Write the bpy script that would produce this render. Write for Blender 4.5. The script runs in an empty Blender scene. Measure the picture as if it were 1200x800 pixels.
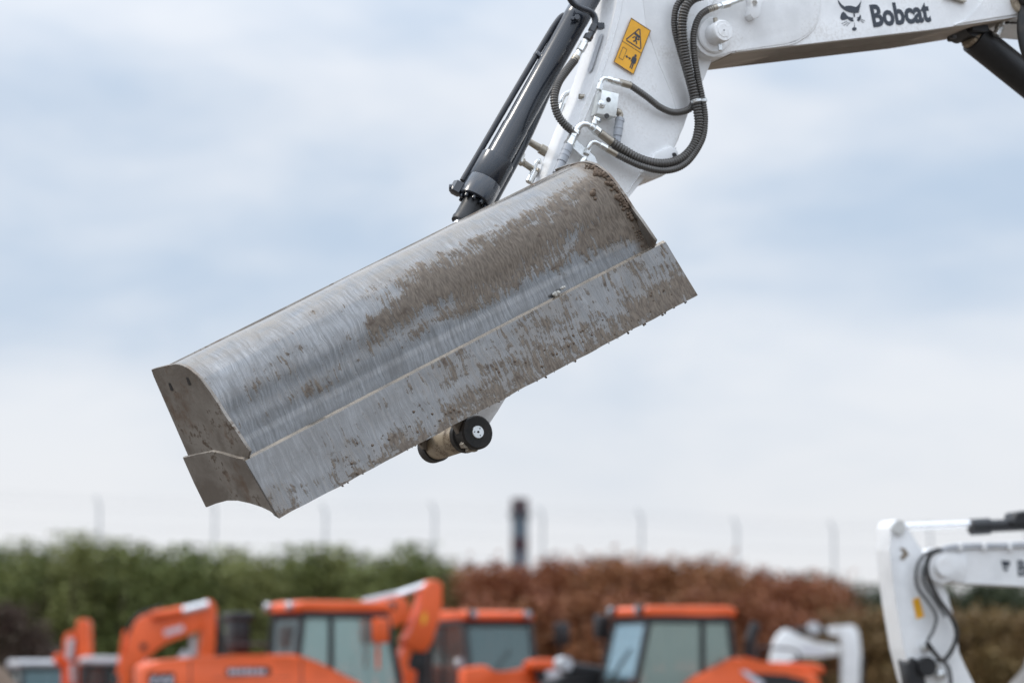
import bpy, bmesh, math, random
import numpy as np
from mathutils import Vector, Matrix, noise as mnoise
V = Vector
rad = math.radians
random.seed(7)
scene = bpy.context.scene
COL = scene.collection

# ------------------------------------------------------------------ camera
FPX = 4500.0                      # focal length in photo pixels (135 mm on 36 mm, photo 1200 wide)
PITCH = math.atan(400 / FPX)
CAM = V((0, 0, 1.7))
cam = bpy.data.cameras.new('camera')
cam.lens = 135; cam.sensor_width = 36; cam.clip_start = 0.5; cam.clip_end = 6000
cam.dof.use_dof = True; cam.dof.focus_distance = 14.9; cam.dof.aperture_fstop = 2.35
cam.dof.aperture_blades = 0
camo = bpy.data.objects.new('camera', cam); COL.objects.link(camo)
camo.location = CAM; camo.rotation_euler = (math.pi / 2 + PITCH, 0, 0)
scene.camera = camo

# ------------------------------------------------------------------ sky and sun
SUN = V((-0.60, 0.05, 0.80)).normalized()        # towards the sun
W = bpy.data.worlds.new('World'); scene.world = W; W.use_nodes = True
nt = W.node_tree; nt.nodes.clear()
def nn(tree, typ, **kw):
    n = tree.nodes.new(typ)
    for k, v in kw.items(): setattr(n, k, v)
    return n
def lk(tree, a, b): tree.links.new(a, b)
def mth(tree, op, a, b=None, c=None, clamp=False):
    n = nn(tree, 'ShaderNodeMath', operation=op, use_clamp=clamp)
    for i, x in enumerate((a, b, c)):
        if x is None: continue
        if isinstance(x, (int, float)): n.inputs[i].default_value = x
        else: lk(tree, x, n.inputs[i])
    return n.outputs[0]
def smst(tree, x, a, b, lo=0.0, hi=1.0):
    n = nn(tree, 'ShaderNodeMapRange', interpolation_type='SMOOTHSTEP')
    lk(tree, x, n.inputs[0])
    for i, q in enumerate((a, b, lo, hi)): n.inputs[i + 1].default_value = q
    return n.outputs[0]
def mixc(tree, f, a, b, mode='MIX'):
    n = nn(tree, 'ShaderNodeMix', data_type='RGBA', blend_type=mode)
    if isinstance(f, (int, float)): n.inputs[0].default_value = f
    else: lk(tree, f, n.inputs[0])
    for i, x in ((6, a), (7, b)):
        if isinstance(x, (tuple, list)): n.inputs[i].default_value = (*x[:3], 1)
        else: lk(tree, x, n.inputs[i])
    return n.outputs[2]
def scaled(tree, vec, s, off=(0, 0, 0)):
    n = nn(tree, 'ShaderNodeMapping')
    lk(tree, vec, n.inputs[0]); n.inputs['Scale'].default_value = s; n.inputs['Location'].default_value = off
    return n.outputs[0]
def noise(tree, vec, scale=1.0, detail=4, rough=0.55, dist=0.0):
    n = nn(tree, 'ShaderNodeTexNoise')
    lk(tree, vec, n.inputs['Vector'])
    n.inputs['Scale'].default_value = scale; n.inputs['Detail'].default_value = detail
    n.inputs['Roughness'].default_value = rough; n.inputs['Distortion'].default_value = dist
    return n.outputs[0]

sky = nn(nt, 'ShaderNodeTexSky', sky_type='NISHITA', sun_disc=False)
sky.sun_elevation = math.asin(SUN.z); sky.sun_rotation = math.atan2(SUN.x, SUN.y)
sky.air_density = 1.0; sky.dust_density = 2.0
tc = nn(nt, 'ShaderNodeTexCoord').outputs['Generated']
sx = nn(nt, 'ShaderNodeSeparateXYZ'); lk(nt, tc, sx.inputs[0])
el = mth(nt, 'MAXIMUM', sx.outputs[2], 0.0)
n1 = noise(nt, scaled(nt, tc, (4.5, 4.5, 10), (1.1, 8.2, 7.7)), 1.0, 5, 0.5, 0.4)
n2 = noise(nt, scaled(nt, tc, (22, 22, 60), (3.1, 0.0, 1.2)), 1.0, 5, 0.55, 0.3)
cl = mth(nt, 'ADD', mth(nt, 'MULTIPLY', n1, 0.8), mth(nt, 'MULTIPLY', n2, 0.2))
thick = smst(nt, cl, 0.36, 0.62)
low = smst(nt, el, 0.012, 0.105)                      # clouds close up into a pale sheet near the horizon
blue = mixc(nt, thick, (5.55, 6.75, 8.4), (8.8, 9.2, 9.9))
cloud = mixc(nt, low, (9.2, 9.3, 9.6), blue)
gain = mth(nt, 'ADD', 1.0, mth(nt, 'MULTIPLY', mth(nt, 'MAXIMUM', mth(nt, 'SUBTRACT', el, 0.15), 0.0), 2.6))
gv = nn(nt, 'ShaderNodeVectorMath', operation='SCALE'); lk(nt, cloud, gv.inputs[0]); lk(nt, gain, gv.inputs['Scale'])
col = mixc(nt, 0.88, sky.outputs[0], gv.outputs[0])
bg = nn(nt, 'ShaderNodeBackground'); lk(nt, col, bg.inputs[0]); bg.inputs[1].default_value = 0.1
wo = nn(nt, 'ShaderNodeOutputWorld'); lk(nt, bg.outputs[0], wo.inputs[0])

sl = bpy.data.lights.new('sun', 'SUN'); sl.energy = 1.5; sl.angle = rad(11); sl.color = (1, 0.93, 0.83)
so = bpy.data.objects.new('sun', sl); COL.objects.link(so)
so.rotation_euler = SUN.to_track_quat('Z', 'Y').to_euler(); so.location = (-8, 10, 20)

vs = scene.view_settings
vs.view_transform = 'Standard'; vs.look = 'None'; vs.exposure = 0.0; vs.gamma = 1.0; vs.use_curve_mapping = False

# ------------------------------------------------------------------ rays, planes
CR, CU, CF = V((1, 0, 0)), V((0, -math.sin(PITCH), math.cos(PITCH))), V((0, math.cos(PITCH), math.sin(PITCH)))
def ray(px, py): return CF + CR * ((px - 600) / FPX) + CU * ((400 - py) / FPX)
def at(px, py, d): return CAM + ray(px, py) * d
def camvec(x, y, z): return (CR * x + CU * y - CF * z).normalized()     # x right, y up, z towards the camera
class Pl:
    """a real plane in the place: a point on it and its normal; pt() finds the place on it seen at a photo pixel"""
    def __init__(s, p, n): s.p, s.n = V(p), V(n).normalized()
    def pt(s, px, py, h=0.0):
        r = ray(px, py); q = s.p + s.n * h
        return CAM + r * ((q - CAM).dot(s.n) / r.dot(s.n))
    def pts(s, L, h=0.0): return [s.pt(x, y, h) for x, y in L]

# ------------------------------------------------------------------ mesh helpers
def bev_(bm, edges, off, seg=2):
    if off > 0: bmesh.ops.bevel(bm, geom=edges, offset=off, segments=seg, affect='EDGES', profile=0.5, clamp_overlap=True)
def prism(bm, pts, ext, bev=0.0, seg=2):
    a = [bm.verts.new(p) for p in pts]; b = [bm.verts.new(V(p) + ext) for p in pts]
    n = len(a); fs = [bm.faces.new(a), bm.faces.new(b[::-1])]
    for i in range(n): fs.append(bm.faces.new((a[i], b[i], b[(i + 1) % n], a[(i + 1) % n])))
    if bev: bev_(bm, list({e for f in fs for e in f.edges}), bev, seg)
def box(bm, c, ax, size, bev=0.0, seg=2):
    x, y, z = [V(ax[i]).normalized() * size[i] / 2 for i in range(3)]
    c = V(c)
    prism(bm, [c - x - y - z, c + x - y - z, c + x + y - z, c - x + y - z], z * 2, bev, seg)
WX = (V((1, 0, 0)), V((0, 1, 0)), V((0, 0, 1)))
def frame_of(ax):
    ax = V(ax).normalized(); t = V((0, 0, 1)) if abs(ax.z) < 0.9 else V((1, 0, 0))
    u = ax.cross(t).normalized(); return u, ax.cross(u).normalized()
def lathe(bm, p, ax, prof, n=28, rot=0.0):
    """prof: (distance along ax, radius)"""
    ax = V(ax).normalized(); u, w = frame_of(ax); rings = []
    for d, r in prof:
        c = V(p) + ax * d
        if r < 1e-5: rings.append([bm.verts.new(c)]); continue
        rings.append([bm.verts.new(c + (u * math.cos(2 * math.pi * i / n + rot) + w * math.sin(2 * math.pi * i / n + rot)) * r) for i in range(n)])
    for A, B in zip(rings, rings[1:]):
        if len(A) == 1 and len(B) == 1: continue
        for i in range(n):
            j = (i + 1) % n
            if len(A) == 1: bm.faces.new((A[0], B[i], B[j]))
            elif len(B) == 1: bm.faces.new((A[i], A[j], B[0]))
            else: bm.faces.new((A[i], A[j], B[j], B[i]))
    for R_, in ((rings[0],), (rings[-1],)):
        if len(R_) > 1: bm.faces.new(R_)
def cyl(bm, p0, p1, r, n=24, ch=None):
    p0, p1 = V(p0), V(p1); L = (p1 - p0).length
    c = min(r * 0.12, L * 0.2) if ch is None else ch
    lathe(bm, p0, p1 - p0, [(0, r - c), (c, r), (L - c, r), (L, r - c)], n)
def spline(pts, per=12):
    P = [V(p) for p in pts]; P = [P[0] * 2 - P[1]] + P + [P[-1] * 2 - P[-2]]; out = []
    for i in range(1, len(P) - 2):
        for k in range(per):
            t = k / per; a, b, c, d = P[i - 1:i + 3]
            out.append(0.5 * ((2 * b) + (c - a) * t + (2 * a - 5 * b + 4 * c - d) * t * t + (3 * b - a - 3 * c + d) * t ** 3))
    out.append(P[-2]); return out
def resample(path, step):
    L = [0.0]
    for a, b in zip(path, path[1:]): L.append(L[-1] + (b - a).length)
    n = max(2, int(L[-1] / step)); out = []; j = 0
    for i in range(n + 1):
        s = L[-1] * i / n
        while j < len(L) - 2 and L[j + 1] < s: j += 1
        t = (s - L[j]) / max(1e-9, L[j + 1] - L[j]); out.append(path[j].lerp(path[j + 1], min(1, t)))
    return out, L[-1]
def sweep(bm, path, radii, n=12):
    rings = []; u = None
    for i, p in enumerate(path):
        t = (path[min(i + 1, len(path) - 1)] - path[max(i - 1, 0)]).normalized()
        if u is None: u = frame_of(t)[0]
        u = (u - t * u.dot(t)).normalized(); w = t.cross(u)
        r = radii[i] if hasattr(radii, '__len__') else radii
        rings.append([bm.verts.new(p + (u * math.cos(2 * math.pi * k / n) + w * math.sin(2 * math.pi * k / n)) * r) for k in range(n)])
    for A, B in zip(rings, rings[1:]):
        for k in range(n): bm.faces.new((A[k], A[(k + 1) % n], B[(k + 1) % n], B[k]))
    bm.faces.new(rings[0]); bm.faces.new(rings[-1])
def pipe(bm, pts, r, n=12, per=8): sweep(bm, spline(pts, per), r, n)
def coil(bm, pts, r, pitch, n=12):
    path, L = resample(spline(pts, 14), pitch / 6)
    rr = [r * (0.74 + 0.28 * abs(math.sin(math.pi * i * L / (len(path) - 1) / pitch)) ** 0.8) for i in range(len(path))]
    sweep(bm, path, rr, n)

ORG = {}
def thing(name, label, cat, loc, group=None):
    o = bpy.data.objects.new(name, None); COL.objects.link(o); o.location = loc; o.empty_display_size = 0.2
    o['label'] = label; o['category'] = cat
    if group: o['group'] = group
    ORG[o] = V(loc); return o
def fin(bm, name, mat, parent=None, ang=38, kind=None, label=None, cat=None, group=None, org=None):
    org = ORG[parent] if parent else (V(org) if org else V((0, 0, 0)))
    bmesh.ops.recalc_face_normals(bm, faces=bm.faces)
    a = rad(ang)
    for f in bm.faces: f.smooth = True
    for e in bm.edges:
        if len(e.link_faces) == 2 and e.calc_face_angle(0) > a: e.smooth = False
    for v in bm.verts: v.co -= org
    me = bpy.data.meshes.new(name); bm.to_mesh(me); bm.free(); me.materials.append(mat)
    o = bpy.data.objects.new(name, me); COL.objects.link(o)
    if parent: o.parent = parent
    else: o.location = org
    ORG[o] = org
    if kind: o['kind'] = kind
    if label: o['label'] = label
    if cat: o['category'] = cat
    if group: o['group'] = group
    return o
def NB(): return bmesh.new()
def fin_each(bm, name, mat, parent=None, ang=38):
    seen = set(); isl = []
    for v in bm.verts:
        if v in seen: continue
        st = [v]; seen.add(v); g = []
        while st:
            q = st.pop(); g.append(q)
            for e in q.link_edges:
                o = e.other_vert(q)
                if o not in seen: seen.add(o); st.append(o)
        isl.append(g)
    out = []
    for g in isl:
        b = bmesh.new(); mp = {v: b.verts.new(v.co) for v in g}
        for f in {f for v in g for f in v.link_faces}: b.faces.new([mp[v] for v in f.verts])
        out.append(fin(b, name, mat, parent, ang))
    bm.free(); return out

# ------------------------------------------------------------------ materials
def newmat(name):
    m = bpy.data.materials.new(name); m.use_nodes = True
    t = m.node_tree; return m, t, t.nodes['Principled BSDF']
def setp(b, color=None, rough=None, metal=None, coat=None, spec=None):
    if color: b.inputs['Base Color'].default_value = (*color, 1)
    if rough is not None: b.inputs['Roughness'].default_value = rough
    if metal is not None: b.inputs['Metallic'].default_value = metal
    if coat is not None: b.inputs['Coat Weight'].default_value = coat; b.inputs['Coat Roughness'].default_value = 0.08
    if spec is not None: b.inputs['Specular IOR Level'].default_value = spec
def bump(t, b, h, dist, strength=0.5):
    n = nn(t, 'ShaderNodeBump'); n.inputs['Strength'].default_value = strength; n.inputs['Distance'].default_value = dist
    lk(t, h, n.inputs['Height']); lk(t, n.outputs[0], b.inputs['Normal'])
def paint(name, color, rough=0.35, metal=0.0, coat=0.3, dirt=(0.22, 0.18, 0.14), dirt_amt=0.25, scale=6.0, bdist=0.0006, var=0.06, th=(0.55, 0.68)):
    m, t, b = newmat(name); setp(b, color, rough, metal, coat)
    oc = nn(t, 'ShaderNodeTexCoord').outputs['Object']
    big = noise(t, oc, scale, 6, 0.62); fine = noise(t, oc, scale * 18, 4, 0.6)
    c2 = tuple(x * (1 - 2.2 * var) for x in color); c1 = tuple(min(0.95, x * (1 + var)) for x in color)
    base = mixc(t, smst(t, big, 0.3, 0.7), c2, c1)
    d = mth(t, 'MULTIPLY', smst(t, mth(t, 'ADD', mth(t, 'MULTIPLY', big, 0.6), mth(t, 'MULTIPLY', fine, 0.4)), th[0], th[1]), dirt_amt)
    lk(t, mixc(t, d, base, dirt), b.inputs['Base Color'])
    lk(t, mth(t, 'ADD', rough - 0.08, mth(t, 'MULTIPLY', fine, 0.22)), b.inputs['Roughness'])
    if bdist: bump(t, b, big, bdist * 8, 0.25)
    return m
M = {}
M['white'] = paint('white_paint', (0.85, 0.85, 0.845), 0.36, coat=0.25, dirt=(0.46, 0.42, 0.37), dirt_amt=0.4, scale=5, th=(0.50, 0.68))
M['orange'] = paint('orange_paint', (0.74, 0.104, 0.014), 0.48, coat=0.08, dirt=(0.3, 0.12, 0.06), dirt_amt=0.3, scale=3)
M['slate'] = paint('slate_cylinder_paint', (0.014, 0.018, 0.026), 0.24, coat=0.5, dirt=(0.06, 0.058, 0.055), dirt_amt=0.2, scale=9, bdist=0)
M['black'] = paint('black_paint', (0.012, 0.012, 0.013), 0.42, coat=0.0, dirt=(0.05, 0.045, 0.04), dirt_amt=0.4, scale=9)
M['rubber'] = paint('black_rubber', (0.02, 0.02, 0.02), 0.55, coat=0, dirt=(0.085, 0.065, 0.05), dirt_amt=0.6, scale=14, th=(0.46, 0.62))
M['pipe'] = paint('black_pipe_paint', (0.022, 0.025, 0.032), 0.5, coat=0, dirt_amt=0.2, bdist=0)
M['hose'] = paint('spring_guard', (0.12, 0.113, 0.105), 0.38, metal=0.6, coat=0, dirt=(0.12, 0.1, 0.08), dirt_amt=0.5, scale=16, bdist=0)
M['zinc'] = paint('zinc_plate', (0.74, 0.75, 0.74), 0.24, metal=0.9, coat=0, dirt=(0.3, 0.27, 0.22), dirt_amt=0.4, scale=25)
M['brass'] = paint('ferrule_steel', (0.40, 0.36, 0.30), 0.38, metal=0.85, coat=0, dirt=(0.2, 0.16, 0.12), dirt_amt=0.5, scale=25)
M['chrome'] = paint('chrome_rod', (0.85, 0.85, 0.86), 0.12, metal=0.75, coat=0, dirt_amt=0.05, scale=9, bdist=0)
M['cream'] = paint('worn_cream_boss', (0.50, 0.42, 0.31), 0.5, metal=0.1, coat=0, dirt=(0.09, 0.055, 0.03), dirt_amt=0.9, scale=13, th=(0.44, 0.60))
M['greyglove'] = paint('grey_hose_sleeve', (0.38, 0.40, 0.43), 0.5, coat=0, dirt=(0.2, 0.19, 0.18), dirt_amt=0.4, scale=20)
M['ink'] = paint('dark_print', (0.035, 0.043, 0.058), 0.45, coat=0.1, dirt_amt=0.0, scale=9, bdist=0)
M['yellow'] = paint('yellow_label', (0.86, 0.42, 0.015), 0.4, coat=0.2, dirt=(0.5, 0.3, 0.05), dirt_amt=0.2, scale=12, bdist=0)
M['lightgrey'] = paint('light_grey_paint', (0.52, 0.53, 0.55), 0.45, coat=0.1, scale=4)
M['silver'] = paint('silver_decal', (0.62, 0.6, 0.66), 0.4, metal=0.2, coat=0, scale=10)
M['groove'] = paint('groove_shade_dark', (0.05, 0.05, 0.05), 0.7, coat=0, scale=20, bdist=0)  # dark tone puts groove and hole shade into the colour; screws are dark
M['lampglass'] = paint('lamp_lens', (0.42, 0.43, 0.46), 0.15, metal=0.5, coat=0.5, dirt_amt=0.1, scale=20, bdist=0)
M['stackred'] = paint('chimney_red_band', (0.055, 0.026, 0.032), 0.8, coat=0, scale=0.6, bdist=0)
M['stackgrey'] = paint('chimney_grey_band', (0.11, 0.14, 0.17), 0.8, coat=0, scale=0.6, bdist=0)
M['stackdark'] = paint('chimney_gallery', (0.04, 0.045, 0.055), 0.8, coat=0, scale=0.6, bdist=0)
M['galv'] = paint('galvanised_post', (0.42, 0.44, 0.46), 0.5, metal=0.4, coat=0, scale=5, bdist=0)

def glassmat(name, tint):
    m, t, b = newmat(name); setp(b, tint, 0.06, 0.5, 0.3)
    oc = nn(t, 'ShaderNodeTexCoord').outputs['Object']
    lk(t, mth(t, 'ADD', 0.04, mth(t, 'MULTIPLY', noise(t, oc, 4, 4), 0.1)), b.inputs['Roughness'])
    b.inputs['Alpha'].default_value = 0.56
    return m
M['glass'] = glassmat('teal_cab_glass', (0.40, 0.56, 0.55))
M['glassb'] = glassmat('blue_cab_glass', (0.34, 0.52, 0.60))
M['glassd'] = glassmat('dark_cab_glass', (0.10, 0.15, 0.15))
M['glassm'] = glassmat('mid_cab_glass', (0.11, 0.17, 0.175))
M['glassg'] = glassmat('grey_green_cab_glass', (0.34, 0.44, 0.41))

def steelmat(name, kind):
    """worn steel with dried mud; UV in metres: u across the bucket, v down the profile"""
    m, t, b = newmat(name)
    uv = nn(t, 'ShaderNodeTexCoord').outputs['UV']
    sp = nn(t, 'ShaderNodeSeparateXYZ'); lk(t, uv, sp.inputs[0]); u, v = sp.outputs[0], sp.outputs[1]
    warp = noise(t, uv, 7, 3)
    shear = nn(t, 'ShaderNodeCombineXYZ')       # scrape marks lean slightly
    lk(t, mth(t, 'ADD', u, mth(t, 'ADD', mth(t, 'MULTIPLY', v, 0.10), mth(t, 'MULTIPLY', warp, 0.05))), shear.inputs[0]); lk(t, v, shear.inputs[1])
    sv = shear.outputs[0]
    st1 = noise(t, scaled(t, sv, (74, 7, 1)), 1, 5, 0.6)
    st2 = noise(t, scaled(t, sv, (230, 7, 1), (5, 2, 0)), 1, 4, 0.6)
    st3 = noise(t, scaled(t, sv, (140, 26, 1), (9, 1, 0)), 1, 6, 0.65)
    big = noise(t, scaled(t, uv, (3.2, 6, 1), (2.3, 0.4, 0)), 1, 5, 0.6)
    mid = noise(t, scaled(t, uv, (14, 18, 1), (1.3, 4, 0)), 1, 5, 0.65)
    metal = mixc(t, smst(t, mth(t, 'ADD', mth(t, 'MULTIPLY', st1, 0.55), mth(t, 'MULTIPLY', st2, 0.45)), 0.36, 0.64), (0.150, 0.149, 0.147), (0.262, 0.263, 0.265))
    metal = mixc(t, mth(t, 'MULTIPLY', smst(t, big, 0.42, 0.66), 0.45), metal, (0.12, 0.115, 0.11))
    scr = smst(t, st2, 0.62, 0.70)
    metal = mixc(t, mth(t, 'MULTIPLY', scr, 0.35), metal, (0.46, 0.44, 0.41))
    metal = mixc(t, mth(t, 'MULTIPLY', smst(t, mid, 0.42, 0.68), 0.4), metal, (0.15, 0.145, 0.138))
    lng = noise(t, scaled(t, sv, (420, 3.5, 1), (2, 7, 0)), 1, 3, 0.5)
    metal = mixc(t, mth(t, 'MULTIPLY', smst(t, lng, 0.56, 0.66), 0.22), metal, (0.10, 0.095, 0.09))
    ns = mth(t, 'ADD', mth(t, 'ADD', mth(t, 'ADD', mth(t, 'MULTIPLY', st1, 0.34), mth(t, 'MULTIPLY', st3, 0.18)), mth(t, 'MULTIPLY', big, 0.22)), mth(t, 'MULTIPLY', mid, 0.26))
    nb = mth(t, 'ADD', mth(t, 'MULTIPLY', mid, 0.5), mth(t, 'MULTIPLY', big, 0.5))
    def cat(*x):
        r_ = x[0]
        for q in x[1:]: r_ = mth(t, 'ADD', r_, q)
        return r_
    def mul(x, y): return mth(t, 'MULTIPLY', x, y)
    if kind == 'shell':
        # dried clay across the middle, heavier towards the far end; thin runs below it
        band = mul(smst(t, v, 0.17, 0.25), smst(t, v, 0.42, 0.30))
        runs = mul(smst(t, v, 0.28, 0.36), smst(t, v, 0.56, 0.44))
        along = smst(t, cat(u, mul(big, 0.5)), 0.85, 1.35)
        bias = cat(mul(band, cat(mul(along, 0.25), 0.09)), mul(runs, cat(mul(along, 0.24), 0.13)), mul(smst(t, u, 1.7, 2.0), mul(smst(t, v, 0.08, 0.2), 0.12)), -0.19)
        film = mul(smst(t, v, 0.26, 0.05), smst(t, nb, 0.30, 0.6))
        metal = mixc(t, mul(film, 0.55), metal, (0.42, 0.34, 0.25))
        edge = mul(smst(t, u, 1.94, 1.985), smst(t, nb, 0.40, 0.50))
    else:
        bias = cat(mul(smst(t, v, 0.05, 0.24), 0.16), mul(smst(t, u, 0.1, 1.4), 0.17), -0.15)
        edge = smst(t, cat(nb, mul(mth(t, 'SUBTRACT', v, 0.235), 2.4), mul(smst(t, u, 0.0, 1.2), 0.04)), 0.53, 0.56)
        metal = mixc(t, 0.35, metal, (0.16, 0.155, 0.15))
        ledge = smst(t, v, 0.014, 0.008)      # chamfer's highlight painted in as a beige line, with dust
        metal = mixc(t, mul(ledge, smst(t, nb, 0.25, 0.6)), metal, (0.42, 0.36, 0.29))
    mud = mth(t, 'MAXIMUM', smst(t, cat(mul(mth(t, 'SUBTRACT', ns, 0.5), 2.9), bias), 0.07, 0.15), edge)
    if kind == 'blade': mud = mul(mud, mth(t, 'SUBTRACT', 1.0, mul(ledge, 0.7)))
    # a thin smeared film round the thicker clay
    nf = cat(mul(st1, 0.30), mul(lng, 0.30), mul(big, 0.40))
    thin = mul(smst(t, cat(mul(mth(t, 'SUBTRACT', nf, 0.5), 2.2), bias), -0.08, 0.18), 0.40)
    metal = mixc(t, thin, metal, (0.20, 0.165, 0.13))
    mudc = mixc(t, smst(t, st3, 0.35, 0.65), (0.085, 0.063, 0.045), (0.185, 0.148, 0.112))
    mudc = mixc(t, smst(t, mid, 0.6, 0.7), mudc, (0.075, 0.05, 0.034))
    lk(t, mixc(t, mth(t, 'MULTIPLY', mud, 0.93), metal, mudc), b.inputs['Base Color'])
    lk(t, mth(t, 'MULTIPLY', mth(t, 'SUBTRACT', 1.0, mth(t, 'MAXIMUM', mud, thin)), 0.86), b.inputs['Metallic'])
    lk(t, mth(t, 'ADD', mth(t, 'ADD', 0.19, mth(t, 'MULTIPLY', mid, 0.16)), mth(t, 'MULTIPLY', mud, 0.45)), b.inputs['Roughness'])
    hgt = mth(t, 'ADD', mth(t, 'MULTIPLY', mud, 0.7), mth(t, 'ADD', mth(t, 'MULTIPLY', st3, 0.03), mth(t, 'MULTIPLY', mid, 0.10)))
    bump(t, b, hgt, 0.0034, 0.6)
    return m
M['shell'] = steelmat('worn_muddy_steel_shell', 'shell')
M['blade'] = steelmat('worn_muddy_steel_blade', 'blade')
def plate_mat():
    m, t, b = newmat('dull_steel_end_plate')
    oc = nn(t, 'ShaderNodeTexCoord').outputs['Object']
    big = noise(t, oc, 5, 6, 0.6, 0.4); fine = noise(t, oc, 40, 5, 0.65); rust = noise(t, scaled(t, oc, (9, 9, 6), (1.5, 0.3, 2.2)), 1, 5, 0.6)
    c = mixc(t, smst(t, big, 0.35, 0.65), (0.19, 0.165, 0.14), (0.31, 0.285, 0.255))
    c = mixc(t, mth(t, 'MULTIPLY', smst(t, rust, 0.53, 0.67), 0.6), c, (0.15, 0.088, 0.05))
    c = mixc(t, smst(t, mth(t, 'ADD', mth(t, 'MULTIPLY', fine, 0.5), mth(t, 'MULTIPLY', big, 0.5)), 0.56, 0.62), c, (0.13, 0.10, 0.075))
    lk(t, c, b.inputs['Base Color']); setp(b, None, 0.55, 0.55)
    bump(t, b, fine, 0.003, 0.5); return m
M['plate'] = plate_mat()
def mud_mat():
    m, t, b = newmat('clay_mud')
    oc = nn(t, 'ShaderNodeTexCoord').outputs['Object']
    f = noise(t, oc, 60, 5, 0.65); g = noise(t, oc, 12, 3)
    lk(t, mixc(t, f, mixc(t, g, (0.05, 0.033, 0.022), (0.10, 0.065, 0.045)), (0.19, 0.14, 0.10)), b.inputs['Base Color'])
    setp(b, None, 0.9, 0); bump(t, b, f, 0.006, 0.8); return m
M['mud'] = mud_mat()
def leaf_mat(name, a, b_, c):
    m, t, b = newmat(name)
    oi = nn(t, 'ShaderNodeObjectInfo').outputs['Random']
    oc = nn(t, 'ShaderNodeTexCoord').outputs['Object']
    n = noise(t, oc, 1.3, 3); f = noise(t, oc, 9, 2)
    x = mixc(t, smst(t, n, 0.35, 0.65), a, b_)
    x = mixc(t, mth(t, 'MULTIPLY', smst(t, mth(t, 'ADD', f, mth(t, 'MULTIPLY', oi, 0.2)), 0.5, 0.75), 0.7), x, c)
    lk(t, x, b.inputs['Base Color']); setp(b, None, 0.6, 0, spec=0.25)
    return m
M['leafg'] = leaf_mat('green_leaves', (0.092, 0.122, 0.035), (0.145, 0.17, 0.052), (0.21, 0.205, 0.068))
M['leafr'] = leaf_mat('russet_leaves', (0.20, 0.062, 0.028), (0.255, 0.088, 0.040), (0.25, 0.13, 0.05))
M['leafo'] = leaf_mat('olive_brown_leaves', (0.12, 0.08, 0.034), (0.17, 0.095, 0.038), (0.20, 0.14, 0.05))
M['leafd'] = leaf_mat('dark_green_leaves', (0.026, 0.036, 0.018), (0.046, 0.058, 0.026), (0.07, 0.08, 0.03))
M['leafp'] = leaf_mat('dark_purple_leaves', (0.045, 0.024, 0.02), (0.075, 0.04, 0.032), (0.07, 0.06, 0.03))
M['bark'] = paint('bark', (0.09, 0.065, 0.045), 0.9, coat=0, scale=3, bdist=0.004)
def ground_mat():
    m, t, b = newmat('gravel_yard')
    oc = nn(t, 'ShaderNodeTexCoord').outputs['Object']
    n = noise(t, oc, 0.15, 6, 0.6); f = noise(t, oc, 9, 5, 0.7)
    lk(t, mixc(t, f, mixc(t, n, (0.075, 0.056, 0.04), (0.11, 0.085, 0.063)), (0.13, 0.11, 0.09)), b.inputs['Base Color'])
    setp(b, None, 0.9, 0); bump(t, b, f, 0.03, 0.6); return m
M['ground'] = ground_mat()

# ------------------------------------------------------------------ ground
bm = NB()
G = [-3000, -600, -150, -60, -20, 0, 20, 60, 150, 600, 3000]
gv_ = [[bm.verts.new((x, y + 40, 0)) for x in G] for y in G]
for i in range(len(G) - 1):
    for j in range(len(G) - 1): bm.faces.new((gv_[i][j], gv_[i][j + 1], gv_[i + 1][j + 1], gv_[i + 1][j]))
fin(bm, 'ground', M['ground'], kind='structure')

# ------------------------------------------------------------------ the grading bucket
sd = 14.0
P0 = at(292, 531, sd); P1 = at(770, 283, sd / 0.930)
AX = (P1 - P0); BL = AX.length; AX.normalize()
LEFT = Pl(P0, AX)                                # plane of the near end
qv = (-CF - AX * (-CF).dot(AX)).normalized()     # towards the viewer, square to the bucket's width
rv = qv.cross(AX)
if rv.z < 0: rv = -rv
def prof(px, py):                                # photo point on the near end -> (s, t) in metres
    d = LEFT.pt(px, py) - P0; return d.dot(qv), d.dot(rv)
def bp(a, s, t): return P0 + AX * a + qv * s + rv * t
bucket = thing('grading_bucket', 'wide worn steel grading bucket streaked with dried mud, hanging tilted from the white arm', 'bucket', bp(BL / 2, -0.2, -0.1))
rim_px = [(177, 433), (182, 431.4), (192, 429), (205, 426.5), (210, 427), (215, 428.7), (219.5, 430.8), (223.7, 433.7), (229.5, 438.2), (235, 443.7), (245, 457.5), (255, 472.5), (265, 488.7), (275, 502.8), (285, 518), (292.5, 529)]
rim = [prof(*p) for p in rim_px]
# shell: the rim curve set back a little, dished towards the blade
sh = spline([V((s, t, 0)) for s, t in rim[2:]], 6)
sh, shL = resample(sh, shL_step if False else 0.011)
bot = prof(331, 605); step_s, step_t = rim[-1]
def inset(f): return 0.006 + 0.056 * max(0.0, (f - 0.42) / 0.58) ** 2.2
outer = []
for i, p in enumerate(sh):
    a, b_ = sh[max(i - 1, 0)], sh[min(i + 1, len(sh) - 1)]
    tg = (b_ - a).normalized(); nrm = V((-tg.y, tg.x, 0))
    if nrm.x < 0 and i > len(sh) // 2: nrm = -nrm
    if i <= len(sh) // 2 and nrm.y < 0: nrm = -nrm
    f = i / (len(sh) - 1); av = i * 0.011; und = -0.0055 * math.cos(2 * math.pi * (av - 0.20) / 0.32) * min(1.0, av / 0.1) * (1 if av < 0.52 else 0.6); outer.append((p - nrm * (inset(f) - und), nrm))
bm = NB(); uvl = bm.loops.layers.uv.new('UVMap')
NA = 90; rows = []; TH = 0.014
arc = [0.0]
for (p, _), (q, _) in zip(outer, outer[1:]): arc.append(arc[-1] + (q - p).length)
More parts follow.
